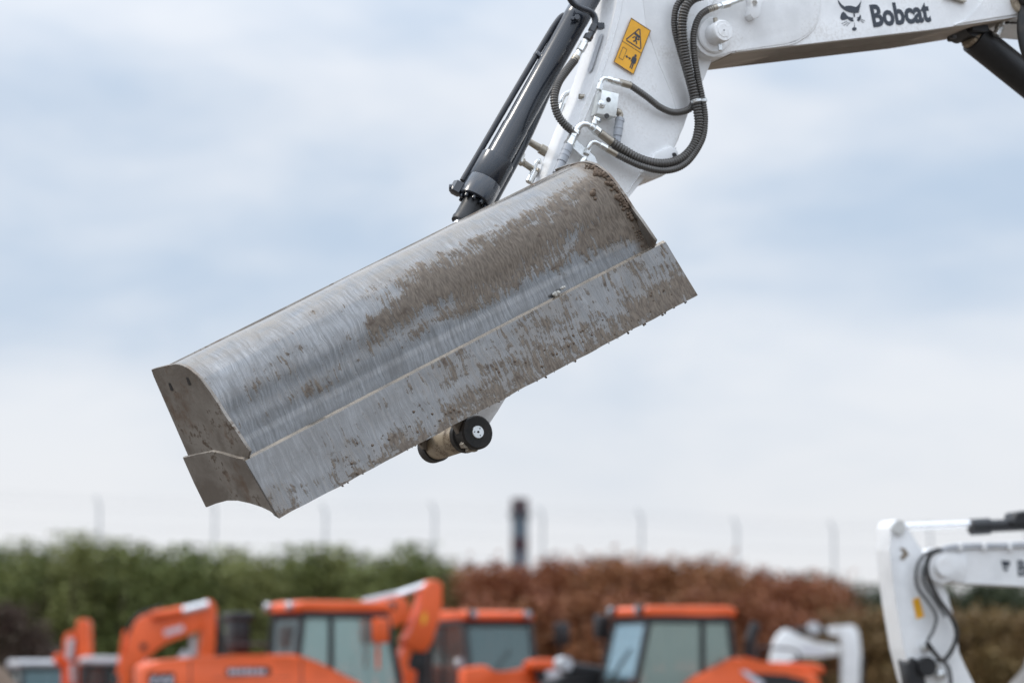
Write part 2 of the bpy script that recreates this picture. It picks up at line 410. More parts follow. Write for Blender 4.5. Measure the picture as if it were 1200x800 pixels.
for k in range(NA + 1):
    a = 0.006 + (BL - 0.012) * k / NA; r_ = []
    for i, (p, n_) in enumerate(outer):
        dz = mnoise.noise(V((a * 2.3, arc[i] * 5, 0.5))) * 0.0028 + mnoise.noise(V((a * 7, arc[i] * 11, 3.5))) * 0.0011
        r_.append((bm.verts.new(bp(a, p.x + n_.x * dz, p.y + n_.y * dz)), a, arc[i]))
    rows.append(r_)
uvmap = {}
for R_ in rows:
    for v_, a, b_ in R_: uvmap[v_] = (a, b_)
for A, B in zip(rows, rows[1:]):
    for i in range(len(A) - 1): bm.faces.new((A[i][0], B[i][0], B[i + 1][0], A[i + 1][0]))
inn = []
for k in (0, NA):
    a = 0.006 + (BL - 0.012) * k / NA
    inn.append([bm.verts.new(bp(a, p.x - n_.x * TH, p.y - n_.y * TH)) for p, n_ in outer])
for i in range(len(outer) - 1): bm.faces.new((inn[0][i], inn[0][i + 1], inn[1][i + 1], inn[1][i]))
for f in bm.faces:
    for l in f.loops: l[uvl].uv = uvmap.get(l.vert, (0.5, 0.1))
shell = fin(bm, 'shell', M['shell'], bucket, 50)
# lip bar along the top rear edge
bm = NB(); l0 = outer[0][0]
pr = [(l0.x - 0.028, l0.y - 0.010), (l0.x + 0.012, l0.y + 0.004), (l0.x + 0.014, l0.y - 0.014), (l0.x - 0.028, l0.y - 0.028)]
prism(bm, [bp(0.012, *p) for p in pr], AX * (BL - 0.024), 0.003)
fin(bm, 'lip_bar', M['plate'], bucket)
# end plates: upper profile plate + lower wear plate with arched foot
up_px = [(180, 441)] + rim_px + [(288, 545), (240, 560), (222, 538)]
lo_px = [(217.5, 533.5), (235, 530), (252.5, 526), (262, 528.5), (271, 531.5), (280, 534), (288.5, 534.5), (304, 562), (320, 590), (329, 604), (320, 595.5), (310, 591.5), (297, 587.3), (282.5, 584.2), (270, 584.2), (257.5, 587.5), (245, 592.5), (231, 563)]
for side in (0, 1):
    bm = NB()
    a0 = 0.0 if side == 0 else BL - 0.012
    prism(bm, [bp(a0, *prof(*p)) for p in up_px], AX * 0.012, 0.002, 1)
    ep = fin(bm, 'end_plate', M['plate'], bucket)
    bm = NB()
    a0 = -0.016 if side == 0 else BL + 0.001
    prism(bm, [bp(a0, *prof(*p)) for p in lo_px], AX * 0.015, 0.003, 1)
    fin(bm, 'wear_plate', M['plate'], ep)
    if side == 0:
        bm = NB()
        for x, y in ((200.3, 453), (221, 446.5)):
            c = bp(-0.0015, *prof(x, y)); d = (bp(-0.0015, *prof(x + 2.0, y + 5)) - c)
            w = AX.cross(d).normalized() * 0.011
            pts = [c - d * 0.75 - w * .7, c - d - w * 0, c - d * 0.75 + w * .7, c + d * 0.75 + w, c + d, c + d * 0.75 - w]
            prism(bm, pts, AX * 0.001)  # raised black pads; shade inside the holes put into the colour
        fin_each(bm, 'slot_shade', M['black'], ep)
# cutting blade
bm = NB(); uvl = bm.loops.layers.uv.new('UVMap')
bt0 = prof(289.5, 534.5); bt1 = prof(331, 605)
dv = V((bt1[0] - bt0[0], bt1[1] - bt0[1], 0)); bladeL = dv.length; dv.normalize(); nb_ = V((-dv.y, dv.x, 0))
if nb_.x < 0: nb_ = -nb_
NB_A, NB_V = 120, 10; A0, A1 = -0.0155, BL + 0.052
front = []
random.seed(3)
for k in range(NB_A + 1):
    a = A0 + (A1 - A0) * k / NB_A; r_ = []
    pt = V((bt0[0], bt0[1], 0)) - nb_ * 0.012 - dv * (0.0005 + 0.001 * mnoise.noise(V((a * 20, 0, 2)))); r_.append((bm.verts.new(bp(a, pt.x, pt.y)), a, 0.0))
    for j in range(NB_V + 1):
        f = j / NB_V; ln = 0.011 + (bladeL - 0.011) * f
        if j == NB_V: ln += mnoise.noise(V((a * 9, 0, 7))) * 0.004
        off = mnoise.noise(V((a * 5, f * 3, 9))) * 0.0014
        pt = V((bt0[0], bt0[1], 0)) + dv * ln + nb_ * off
        r_.append((bm.verts.new(bp(a, pt.x, pt.y)), a, ln))
    front.append(r_)
back = []
for k in range(NB_A + 1):
    a = A0 + (A1 - A0) * k / NB_A
    p = V((bt0[0], bt0[1], 0)) - nb_ * 0.062 - dv * 0.002; q = V((bt0[0], bt0[1], 0)) + dv * (bladeL - 0.02) - nb_ * 0.022
    back.append((bm.verts.new(bp(a, p.x, p.y)), bm.verts.new(bp(a, q.x, q.y))))
uvmap = {v_: (a, b_) for R_ in front for v_, a, b_ in R_}
for k in range(NB_A):
    A, B = front[k], front[k + 1]
    for j in range(NB_V + 1): bm.faces.new((A[j][0], B[j][0], B[j + 1][0], A[j + 1][0]))
    bm.faces.new((A[0][0], back[k][0], back[k + 1][0], B[0][0]))
    bm.faces.new((back[k][0], back[k][1], back[k + 1][1], back[k + 1][0]))
    bm.faces.new((back[k][1], A[-1][0], B[-1][0], back[k + 1][1]))
for k in (0, NB_A): bm.faces.new([x[0] for x in front[k]] + [back[k][1], back[k][0]])
for f in bm.faces:
    for l in f.loops: l[uvl].uv = uvmap.get(l.vert, (0.9, 0.02))
blade = fin(bm, 'cutting_blade', M['blade'], bucket, 40)
# mud: clods packed along the far rim, crumbs hanging off the blade, a smear on the ledge
def clod(bm, c, r, sub=2, flat=1.0, ax=None):
    n0 = len(bm.verts)
    g = bmesh.ops.create_icosphere(bm, subdivisions=sub, radius=1.0)
    o = V((random.random() * 50, random.random() * 50, random.random() * 50))
    for v_ in g['verts']:
        d = v_.co.copy(); k = 1 + 0.55 * mnoise.noise(d * 1.3 + o) + 0.3 * mnoise.noise(d * 3.1 + o)
        p = d * k * r
        if ax is not None: p -= ax * p.dot(ax) * (1 - flat)
        v_.co = V(c) + p
bm = NB(); random.seed(11)
for i in range(120):
    f = random.uniform(0.22, 0.97); j = int(f * (len(outer) - 1)); p, n_ = outer[j]
    away = abs(random.gauss(0, 0.012)); r = random.uniform(0.003, 0.0095) * (1.2 if 0.3 < f < 0.85 else 0.6)
    clod(bm, bp(BL - 0.018 - away, p.x + n_.x * 0.002, p.y + n_.y * 0.002), r, 1 if r < 0.009 else 2)
for a, f, r in ((BL - .125, .52, .013), (BL - .11, .50, .008), (BL - .13, .56, .007)):
    p, n_ = outer[int(f * (len(outer) - 1))]; clod(bm, bp(a, p.x, p.y), r)
fin(bm, 'mud_clods', M['mud'], bucket, 80, kind='stuff')
bm = NB()
for i in range(60):
    a = random.uniform(0, BL) if i < 30 else random.uniform(0.9, BL)
    p = V((bt1[0], bt1[1], 0)) - nb_ * random.uniform(0, 0.02) + dv * random.uniform(-0.006, 0.003)
    clod(bm, bp(a, p.x, p.y), random.choice((0.002, 0.0025, 0.003, 0.004, 0.0055)), 1)
for i in range(60):
    a = random.uniform(0.3, BL - .02); p = V((bt0[0], bt0[1], 0)) + dv * random.uniform(0.14, bladeL - .01) + nb_ * 0.001
    clod(bm, bp(a, p.x, p.y), random.choice((0.003, 0.004, 0.006)), 1, 0.5, (qv * nb_.x + rv * nb_.y))
fin(bm, 'mud_crumbs', M['mud'], blade, 80, kind='stuff')
bm = NB()
for a, n_ in ((1.535, 8),):
    for i in range(n_):
        p = V((bt0[0], bt0[1], 0)) + nb_ * random.uniform(-0.012, 0.002)
        clod(bm, bp(a + random.uniform(-.035, .03), p.x, p.y + random.uniform(0.004, 0.016)), random.uniform(.005, .010), 1)
mm = paint('pale_dry_clay', (0.55, 0.53, 0.48), 0.8, coat=0, scale=30)
fin_each(bm, 'pale_clay_smear', mm, blade, 80)

# ------------------------------------------------------------------ the working excavator (white)
NV = camvec(0.465, 0.17, 0.868)
ARM = Pl(at(690, 190, 15.72), NV)
E2 = (CU - NV * CU.dot(NV)).normalized(); E1 = E2.cross(NV).normalized()
if E1.dot(CR) < 0: E1 = -E1
mm_px = 15.72 / FPX
foot = ARM.pt(843, 37) + E1 * 3.3; foot.z = 0
exc = thing('excavator', 'white excavator reaching in from the right, its arm holding the muddy bucket over the yard', 'excavator', foot)

# dipper arm
bm = NB()
dip = [(540, 493), (548, 478), (650, 215), (663, 180), (676, 147), (690, 112), (701, 82), (712, 48), (721, 12), (728, -30), (742, -105), (756, -128), (782, -126), (806, -80), (830, -30), (846, 12), (848, 45), (834, 66), (826, 90), (818, 113), (806, 134), (799, 148), (796, 163), (789, 177), (752, 209), (737, 231), (583, 482), (573, 497), (563, 511), (552, 512)]
prism(bm, ARM.pts(dip), NV * -0.21, 0.008, 3)
dipper = fin(bm, 'dipper_arm', M['white'], exc)
# weld-on doubler with curved edge on the side of the dipper
bm = NB()
prism(bm, ARM.pts([(757, -60), (752, -10), (757, 30), (772, 75), (787, 110), (794, 135), (803, 130), (815, 108), (823, 86), (830, 64), (840, 40), (838, 8), (822, -30), (800, -70)], 0.0), NV * 0.0025, 0.0024, 3)
fin(bm, 'doubler_plate', M['white'], dipper)
# slot on the front plate: grey pad, recess shade put into its colour
bm = NB()
fr = -E1
def front_pt(px, py, h): return ARM.pt(px, py, h)
# the front face runs between near edge (h=0) and far edge (h=-.21); lay a recessed-looking pad along it
edge_a, edge_b = V(ARM.pt(717, 30)), V(ARM.pt(699, 86))
fd = (edge_b - edge_a).normalized(); fn = NV.cross(fd).normalized()
if fn.dot(CR) > 0: fn = -fn
ang = []
for i in range(20):
    th = 2 * math.pi * i / 20; L_ = (edge_b - edge_a).length * 0.62
    ang.append((edge_a + edge_b) / 2 + NV * (-0.072 + 0.020 * math.cos(th)) + fd * (L_ * 0.5 * (1 if math.sin(th) > 0 else -1) + 0.022 * math.sin(th)) + fn * 0.0015)
prism(bm, ang, fn * 0.001)
fin(bm, 'slot_shade', M['lightgrey'], dipper)
# pivot lug low on the dipper's rear edge
bm = NB()
prism(bm, ARM.pts([(752, 201), (756, 207), (764, 210), (776, 207), (790, 198), (797, 186), (795, 176), (786, 170), (768, 178)], 0.02), NV * -0.19, 0.01, 3)
lug = fin(bm, 'lug', M['white'], dipper)
bm = NB(); cyl(bm, ARM.pt(790, 182, 0.015), ARM.pt(790, 182, 0.024), 0.011, 18); fin(bm, 'lug_hole_shade', M['groove'], lug)  # dark disc on the lug, the hole's shade put into its colour

# boom
bm = NB()
HB = 0.05; TB = 0.34
pc = (838, 41)
arc_ = [(pc[0] + 26 * math.cos(rad(t)), pc[1] + 27 * math.sin(rad(t))) for t in (75, 95, 115, 135, 155, 175, 195, 215, 235, 255)]
boom_px = [(856, 62.4), (846, 65.5)] + arc_[0:] + [(842, -12), (872, -42), (1000, -72), (1200, -100)]
tip = [ARM.pt(x, y, HB) for x, y in boom_px]
b_low = [ARM.pt(925, 54, HB), ARM.pt(1090, 35, HB), ARM.pt(1192, 19, HB)]
far_t = ARM.pt(1200, -100, HB)
kn_t = ARM.pt(1320, -112, HB); kn_b = ARM.pt(1300, 30, HB)
ft = ARM.pt(843, 37, HB) + E1 * 3.35; ft.z = 1.25
lower = [kn_b, ft + E1 * -0.12 + E2 * -0.05, ft + E1 * 0.1 + E2 * -0.1, ft + E1 * 0.16 + E2 * 0.12, kn_t]
def onpl(p): return p - NV * ((p - ARM.p).dot(NV) - HB)
poly = tip + [onpl(p) for p in lower[::-1]] + b_low[::-1]
prism(bm, poly, NV * -TB, 0.007, 3)
boom = fin(bm, 'boom', M['white'], exc)
bm = NB()       # doubler round the tip, its edge curving up across the boom side
dp = [(858, 60.5)] + arc_[1:] + [(842, -10), (872, -38), (955, -60), (960, 0), (959, 16), (956, 28), (949, 38), (938, 46), (921, 52.5)]
prism(bm, ARM.pts(dp, HB + 0.001), NV * 0.007, 0.004, 3)
fin(bm, 'doubler_plate', M['white'], boom)
bm = NB()
prism(bm, ARM.pts([(1120, 29.2), (1134, 22), (1146, 10), (1156, -8), (1170, -40), (1260, -70), (1290, 0), (1250, 8), (1196, 16)], HB + 0.001), NV * 0.007, 0.004, 3)
fin(bm, 'doubler_plate', M['white'], boom)
dusty_shade, t_, b_n = newmat('dusty_shaded_underside')
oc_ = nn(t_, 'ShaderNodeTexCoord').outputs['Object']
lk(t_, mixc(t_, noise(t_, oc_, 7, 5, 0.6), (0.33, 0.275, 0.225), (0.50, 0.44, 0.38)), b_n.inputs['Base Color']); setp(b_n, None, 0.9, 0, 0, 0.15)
bm = NB()       # added plate, underside shade put into its brown along with dust
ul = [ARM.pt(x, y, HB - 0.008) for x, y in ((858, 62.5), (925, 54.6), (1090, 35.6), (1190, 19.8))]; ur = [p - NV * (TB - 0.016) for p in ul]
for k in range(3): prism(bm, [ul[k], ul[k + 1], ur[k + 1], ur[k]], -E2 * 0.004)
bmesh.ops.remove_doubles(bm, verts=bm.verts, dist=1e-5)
fin(bm, 'underside_shade_plate', dusty_shade, boom)
bm = NB()
prism(bm, ARM.pts([(1106, -8), (1131, 2.5), (1128, 4.5), (1104, -3)], HB + 0.001), NV * 0.02, 0.002, 1)  # small bar added where a bracket's thin shadow line falls
fin(bm, 'shadow_line_bar', M['brass'], boom)
# pivot boss on the boom tip
pb = ARM.pt(835, 42, HB + 0.008)
bm = NB(); lathe(bm, pb, NV, [(0, 0.076), (0.010, 0.076), (0.014, 0.071), (0.014, 0.046), (0.086, 0.046), (0.092, 0.042), (0.092, 0.0337)], 40)
pin = fin(bm, 'pivot_boss', M['white'], boom)
bm = NB(); lathe(bm, pb, NV, [(0.080, 0.0335), (0.0905, 0.0335), (0.0905, 0.030)], 36); fin(bm, 'groove', M['groove'], pin)
bm = NB(); lathe(bm, pb, NV, [(0.080, 0.0292), (0.092, 0.0292), (0.094, 0.028), (0.094, 0.003), (0.090, 0.0)], 36); fin(bm, 'pin_end', M['white'], pin)
bm = NB(); lathe(bm, pb + NV * 0.094, NV, [(0, 0.0032), (0.001, 0.0032), (0.001, 0)], 10); fin(bm, 'grease_nipple', M['groove'], pin)
bm = NB()
q = pb + NV * 0.05 - E2 * 0.05; cyl(bm, q, q - E2 * 0.026, 0.010, 16)
fin(bm, 'locking_bolt', M['zinc'], pin)
bm = NB(); q = pb + NV * 0.04 + E2 * 0.046 - E1 * .004; cyl(bm, q, q + E2 * 0.02, 0.010, 16); fin(bm, 'locking_bolt', M['brass'], pin)
# bracket for the hose near the top edge of the boom
bm = NB()
prism(bm, ARM.pts([(872, -10), (884, -6), (887, 6), (883, 16), (884, 23), (876, 26), (872, 20), (876, 8)], HB + 0.008), NV * 0.05, 0.003, 2)
br = fin(bm, 'hose_bracket', M['white'], boom)
bm = NB(); cyl(bm, ARM.pt(884.5, 3, HB + 0.058), ARM.pt(884.5, 3, HB + 0.068), 0.013, 6); fin(bm, 'bracket_bolt', M['zinc'], br)
# underside shim line / fastening pads
bm = NB()
cyl(bm, ARM.pt(1117, 42, -0.02), ARM.pt(1117, 45.5, -0.02), 0.016, 14)
fin(bm, 'bump_stop', M['rubber'], boom)

# emblem and lettering
def flat(bm, pts, h0, th=0.0012): prism(bm, [ARM.pt(x, y, h0) for x, y in pts], NV * th)
def cz(p): return (970 + p[0] / 9.23, p[1] / 9.23)
HL = HB + 0.0008
bm = NB()
shapes = [
    [(108, 0), (116, 35), (132, 66), (158, 96), (190, 118), (225, 134), (265, 142), (300, 144), (335, 140), (341, 112), (350, 72), (363, 8), (340, 45), (322, 66), (300, 80), (272, 70), (240, 64), (205, 66), (180, 74), (150, 52), (128, 24)],
    [(166, 128), (148, 148), (138, 172), (136, 200), (150, 218), (176, 220), (200, 212), (214, 205), (232, 222), (262, 238), (284, 230), (270, 210), (276, 192), (250, 190), (226, 184), (206, 168), (192, 146)],
    [(277, 146), (292, 147), (294, 186), (280, 184)],
    [(316, 222), (332, 233), (346, 228), (358, 200), (360, 178), (350, 160), (342, 178), (334, 188), (316, 192), (324, 205)],
    [(262, 312), (272, 300), (290, 296), (308, 302), (313, 316), (304, 331), (286, 337), (268, 330)],
    [(206, 230), (210, 234), (150, 262), (148, 258)], [(222, 240), (227, 242), (172, 280), (168, 277)], [(238, 246), (243, 248), (206, 285), (202, 282)],
    [(360, 208), (362, 213), (402, 232), (403, 228)], [(355, 222), (357, 227), (388, 250), (391, 247)], [(286, 300), (290, 300), (291, 252), (287, 252)]]
for s_ in shapes: flat(bm, [cz(p) for p in s_], HL)
fin(bm, 'animal_head_emblem', M['ink'], boom)
def lettering(name, text, pl, h, o, xdir, ydir, mat, parent, bold=0.02):
    cu = bpy.data.curves.new('t', 'FONT'); cu.body = text; cu.size = 1; cu.offset = bold; cu.resolution_u = 3
    ob = bpy.data.objects.new('t', cu); COL.objects.link(ob)
    dg = bpy.context.evaluated_depsgraph_get(); me = bpy.data.meshes.new_from_object(ob.evaluated_get(dg))
    COL.objects.unlink(ob); bpy.data.objects.remove(ob)
    xs = [v_.co.x for v_ in me.vertices]; x0, x1 = min(xs), max(xs); capb = max(v_.co.y for v_ in me.vertices)
    bm = NB(); bm.from_mesh(me); bpy.data.meshes.remove(me)
    for v_ in bm.verts:
        fx = (v_.co.x - x0) / (x1 - x0); fy = v_.co.y / capb
        v_.co = pl.pt(o[0] + xdir[0] * fx + ydir[0] * fy, o[1] + xdir[1] * fx + ydir[1] * fy, h)
    g = bmesh.ops.extrude_face_region(bm, geom=list(bm.faces))
    for v_ in g['geom']:
        if isinstance(v_, bmesh.types.BMVert): v_.co += pl.n * 0.0012
    return fin(bm, name, mat, parent)
o_ = cz((493, 287)); e_ = cz((1120, 227)); t_ = cz((448, 55))
lettering('brand_lettering', 'Bobcat', ARM, HL, o_, (e_[0] - o_[0], e_[1] - o_[1]), (t_[0] - o_[0], t_[1] - o_[1]), M['ink'], boom, 0.035)

# bucket pivot at the dipper's tip: cream tube between two black ear bosses
pp = ARM.pt(560, 506, 0.11)
bm = NB(); lathe(bm, pp, -NV, [(0.10, 0.05), (0.10, 0.058), (0.36, 0.058), (0.36, 0.05)], 40)
tip_boss = fin(bm, 'tip_boss', M['cream'], dipper)
bm = NB()
lathe(bm, pp, -NV, [(0.0, 0.030), (0.0, 0.062), (0.006, 0.068), (0.030, 0.068), (0.034, 0.060), (0.085, 0.060), (0.088, 0.068), (0.115, 0.068), (0.118, 0.060)], 40)
ear1 = fin(bm, 'ear_boss', M['rubber'], bucket)
bm = NB(); lathe(bm, pp, -NV, [(0.355, 0.055), (0.355, 0.066), (0.405, 0.066), (0.41, 0.058)], 40)
ear2 = fin(bm, 'ear_boss', M['rubber'], bucket)
bm = NB(); lathe(bm, pp, -NV, [(-0.004, 0), (-0.004, 0.024), (0.0, 0.027), (0.05, 0.027)], 32)
pin2 = fin(bm, 'bucket_pin', M['zinc'], dipper)
bm = NB(); lathe(bm, pp, NV, [(0.003, 0.0045), (0.006, 0.0045), (0.006, 0)], 12)
for k in range(3):
    u_, w_ = frame_of(NV); d_ = u_ * math.cos(k * 2.1) + w_ * math.sin(k * 2.1)
    lathe(bm, pp + d_ * 0.016, NV, [(0.003, 0.0025), (0.0055, 0.0025), (0.0055, 0)], 8)
fin_each(bm, 'pin_screw', M['groove'], pin2)
bm = NB()
cyl(bm, pp - NV * 0.055 - E2 * 0.042 - E1 * .042, pp - NV * 0.02 - E2 * 0.046 - E1 * .046, 0.016, 6)
fin(bm, 'locking_bolt', M['brass'], ear1)
bm = NB(); q = pp - NV * 0.30; box(bm, q + E2 * 0.052 - E1 * 0.03, (E1, E2, NV), (0.03, 0.03, 0.02), 0.003, 1); fin(bm, 'stop_lug', M['rubber'], tip_boss)
bm = NB(); box(bm, pp - NV * 0.065 - E2 * 0.058 + E1 * 0.0, (E1, E2, NV), (0.045, 0.022, 0.03), 0.004, 1); fin(bm, 'retaining_plate', M['brass'], ear1)
# ears joining the bosses to the inside of the shell, hidden behind the bucket
for h_, eb in ((-0.05, ear1), (-0.385 + 0.11, ear2)):
    bm = NB(); c0 = pp - NV * (0.06 if eb is ear1 else 0.38)
    tgt = bp(BL * (0.50 if eb is ear1 else 0.36), -0.35, 0.28); tgt2 = bp(BL * (0.50 if eb is ear1 else 0.36), -0.35, 0.05)
    d_ = (tgt - c0); sd_ = NV.cross(d_).normalized() * 0.045
    prism(bm, [c0 - sd_, c0 + sd_, tgt + (tgt2 - tgt) * 0.0, tgt2], NV * -0.03, 0.003, 1)
    fin(bm, 'ear_plate', M['plate'], eb)
# bracing rib across the mouth of the bucket
bm = NB()
box(bm, bp(BL / 2, -0.335, 0.20), (AX, qv, rv), (BL - 0.03, 0.014, 0.36), 0.002, 1)
fin(bm, 'back_plate', M['plate'], bucket)

# bucket cylinder
HC = -0.10
def A_(x, y, h=HC): return ARM.pt(x, y, h)
c0, c1 = A_(555.5, 236), A_(726, -70)
cd = (c1 - c0).normalized(); CL = (c1 - c0).length
def on(px, py): return (A_(px, py) - c0).dot(cd)
s_g1 = on(585, 190); s_b1 = on(609, 154); s_band = on(672, 61); s_c2 = on(686, 33)
bm = NB()
lathe(bm, c0, cd, [(0.0, 0.050), (0.0, 0.069), (0.004, 0.073), (s_g1 * 0.45, 0.073), (s_g1 * 0.45 + 0.002, 0.0715), (s_g1 * 0.45 + 0.004, 0.073), (s_g1 - 0.006, 0.073), (s_g1, 0.073), (s_g1 + 0.01, 0.0565),
    (s_b1, 0.0555), (s_b1 + 0.002, 0.0535), (s_c2 - 0.004, 0.0535), (s_c2, 0.055), (s_c2 + 0.05, 0.055), (s_c2 + .053, 0.0535), (CL, 0.0535)], 44)
cyl1 = fin(bm, 'bucket_cylinder', M['slate'], exc)
bm = NB()
u_, w_ = frame_of(cd)
for k in range(10):
    t_ = 2 * math.pi * k / 10; lathe(bm, c0 + (u_ * math.cos(t_) + w_ * math.sin(t_)) * 0.055, -cd, [(-0.005, 0.009), (0.014, 0.009), (0.016, 0.007), (0.016, 0)], 10)
fin_each(bm, 'gland_bolt', M['slate'], cyl1)
bm = NB(); lathe(bm, c0, -cd, [(-0.01, 0.044), (0.085, 0.044), (0.097, 0.048), (0.112, 0.046), (0.112, 0.03)], 36)
fin(bm, 'rod_wiper', M['black'], cyl1)
bm = NB(); lathe(bm, c0, -cd, [(0.05, 0.032), (0.50, 0.032)], 32); fin(bm, 'piston_rod', M['chrome'], cyl1)
bm = NB(); rp = c0 - cd * 0.52; lathe(bm, rp - NV * 0.11, NV, [(0, 0.05), (0, 0.06), (0.22, 0.06), (0.22, 0.05)], 28); fin(bm, 'rod_eye', M['black'], cyl1)
for s_ in (0.0, -0.19):      # rocker links from rod eye to dipper tip
    bm = NB(); a_ = rp + NV * (0.115 + s_); b_ = pp - NV * 0.14 + E2 * 0.02 + NV * s_ * 0.9 - NV * 0.0
    sd_ = NV.cross(b_ - a_).normalized() * 0.04
    prism(bm, [a_ - sd_, a_ + sd_, b_ + sd_, b_ - sd_], NV * 0.02, 0.003, 1); fin(bm, 'rocker_link', M['slate'], cyl1)
# side rail of the cylinder and steel pipes along it
bm = NB(); pipe(bm, [A_(577, 236, -0.14), A_(604, 186, -0.14), A_(617, 160, -0.138), A_(628, 136, -0.135), A_(657, 70, -0.13), A_(688, 6, -0.13), A_(716, -48, -0.13)], 0.022, 16)
fin(bm, 'guard_rail', M['slate'], cyl1)
bm = NB(); pipe(bm, [A_(667, 24, -0.11), A_(663.5, 18.5, -0.12), A_(658.5, 19.5, -0.13), A_(652, 27, -0.13), A_(640, 46, -0.13), A_(596, 120, -0.13), A_(561, 180, -0.13), A_(542, 212, -0.13)], 0.0125, 14)
fin(bm, 'feed_pipe', M['pipe'], cyl1)
bm = NB()
q = A_(536.5, 220, -0.13); lathe(bm, q - cd * 0.03, cd, [(0, 0.018), (0.003, 0.028), (0.05, 0.028), (0.055, 0.015)], 6)
lathe(bm, q - fn * -0.0 + CR * -0.014, -CR, [(0, 0.016), (0.02, 0.016), (0.022, 0.012)], 8)
fin(bm, 'port_block', M['slate'], cyl1)
bm = NB()
for x, y in ((631, 64),):
    a_ = A_(x - 4, y - 2, -0.13); b_ = A_(x + 8, y + 7, -0.11); box(bm, (a_ + b_) / 2, (b_ - a_, NV, cd), ((b_ - a_).length, 0.03, 0.018), 0.002, 1)
fin(bm, 'pipe_clamp', M['slate'], cyl1)
bm = NB()
pipe(bm, [A_(664, -12, 0.0), A_(667.5, -2, 0.0), A_(673, 5, 0.0), A_(682, 10, 0.005), A_(692, 14, 0.01), A_(697, 21, 0.01), A_(697, 30, 0.01), A_(692, 41, 0.01), A_(688, 47, 0.01)], 0.0135, 14)
fin(bm, 'elbow_pipe', M['slate'], cyl1)
bm = NB()
for a_, b_, r in ((A_(697.5, 29, .01), A_(693, 38, .01), .0165), (A_(691, 41, .01), A_(687.5, 47, .01), .019)): cyl(bm, a_, b_, r, 6)
box(bm, A_(702.5, 31, .005), (E1, E2, NV), (0.035, 0.026, 0.03), 0.002, 1)
q = A_(676, 24, -0.035); cyl(bm, q, q + (fn * 0.5 + NV) * 0.03, 0.013, 6); q2 = A_(671, 24, -0.035); cyl(bm, q2, q2 + (fn * 0.5 + NV) * 0.02, 0.008, 6)
fin_each(bm, 'pipe_fitting', M['slate'], cyl1)

def weld(pts, h, r, parent):
    path, L_ = resample(spline([ARM.pt(x, y, h) for x, y in pts], 10), 0.0035)
    bm = NB(); sweep(bm, path, [r * (0.8 + 0.25 * abs(math.sin(i * 0.9)) + 0.15 * mnoise.noise(V((i * .3, 0, 0)))) for i in range(len(path))], 7); fin(bm, 'weld_bead', M['white'], parent, 70)
weld([(862, 60.2), (921, 53), (938, 46.5), (949, 38.5), (956, 28.5), (959.5, 16), (960.5, 0), (957, -40)], HB + 0.002, 0.0045, boom)
weld([(1118, 29.8), (1134, 22.4), (1146, 10.4), (1156, -7.6)], HB + 0.002, 0.0045, boom)
weld([(656, 214), (669, 180), (682, 147), (696, 112), (707, 82), (718, 48), (727, 12), (734, -30)], 0.0, 0.0035, dipper)
weld([(792, 173), (775, 184), (750, 205), (735, 226)], 0.0, 0.004, dipper)
# fittings and hoses on the dipper's side
def P(x, y, h=0.03): return ARM.pt(x, y, h)
def fitting(bm, x0, y0, x1, y1, r, h=0.03, n=6, h1=None): cyl(bm, P(x0, y0, h), P(x1, y1, h if h1 is None else h1), r, n)
bm = NB(); coil(bm, [P(842, -14, .10), P(826, -6, .10), P(812, -1, .10), P(804, 8, .10), P(800, 22, .095), P(799.5, 38, .09), P(802, 60, .08), P(807, 84, .075), P(813, 108, .07), P(818, 132, .07), P(819, 150, .07), P(813, 171, .07), P(797, 187, .07), P(774, 192, .07), P(750, 186.5, .065), P(731, 176, .06), P(717, 166.5, .055)], 0.0205, 0.0125)
hA = fin(bm, 'spring_guarded_hose', M['hose'], exc, 60)
bm = NB(); coil(bm, [P(822, -16, .07), P(805, -6, .065), P(794, 6, .06), P(790.5, 20, .055), P(791, 36, .05), P(796, 56, .045), P(804, 84, .04), P(811, 110, .03), P(812, 122, .03), P(806, 129, .03), P(790, 132, .03), P(774, 126, .035), P(757, 113, .04), P(737, 99, .045)], 0.0145, 0.0100)
hB = fin(bm, 'spring_guarded_hose', M['hose'], exc, 60)
bm = NB(); coil(bm, [P(836, 9.5, .10), P(830, 11.5, .10), P(821, 18, .10), P(815, 30, .095), P(812.5, 46, .09), P(814, 68, .085), P(818, 92, .08), P(823, 116, .075), P(826, 140, .075), P(822, 165, .08), P(804, 191, .085), P(780, 200, .085), P(751, 194.5, .075), P(722, 181, .06)], 0.0145, 0.0100)
hC = fin(bm, 'spring_guarded_hose', M['hose'], exc, 60)
bm = NB(); coil(bm, [P(674, 70, .0), P(664, 83, .02), P(654, 98, .04), P(649.5, 116, .05), P(653, 133, .05), P(661, 145, .05), P(670, 153, .045)], 0.0175, 0.0105)
hD = fin(bm, 'spring_guarded_hose', M['hose'], exc, 60)
bm = NB()
for (x0, y0c), (x1, y1c), r in (((815.5, 116.5), (816.5, 120.5), .024), ((823.3, 116), (824, 120), .018)): cyl(bm, P(x0, y0c, .073), P(x1, y1c, .073), r, 18)
fin(bm, 'hose_clamp', M['zinc'], hA)
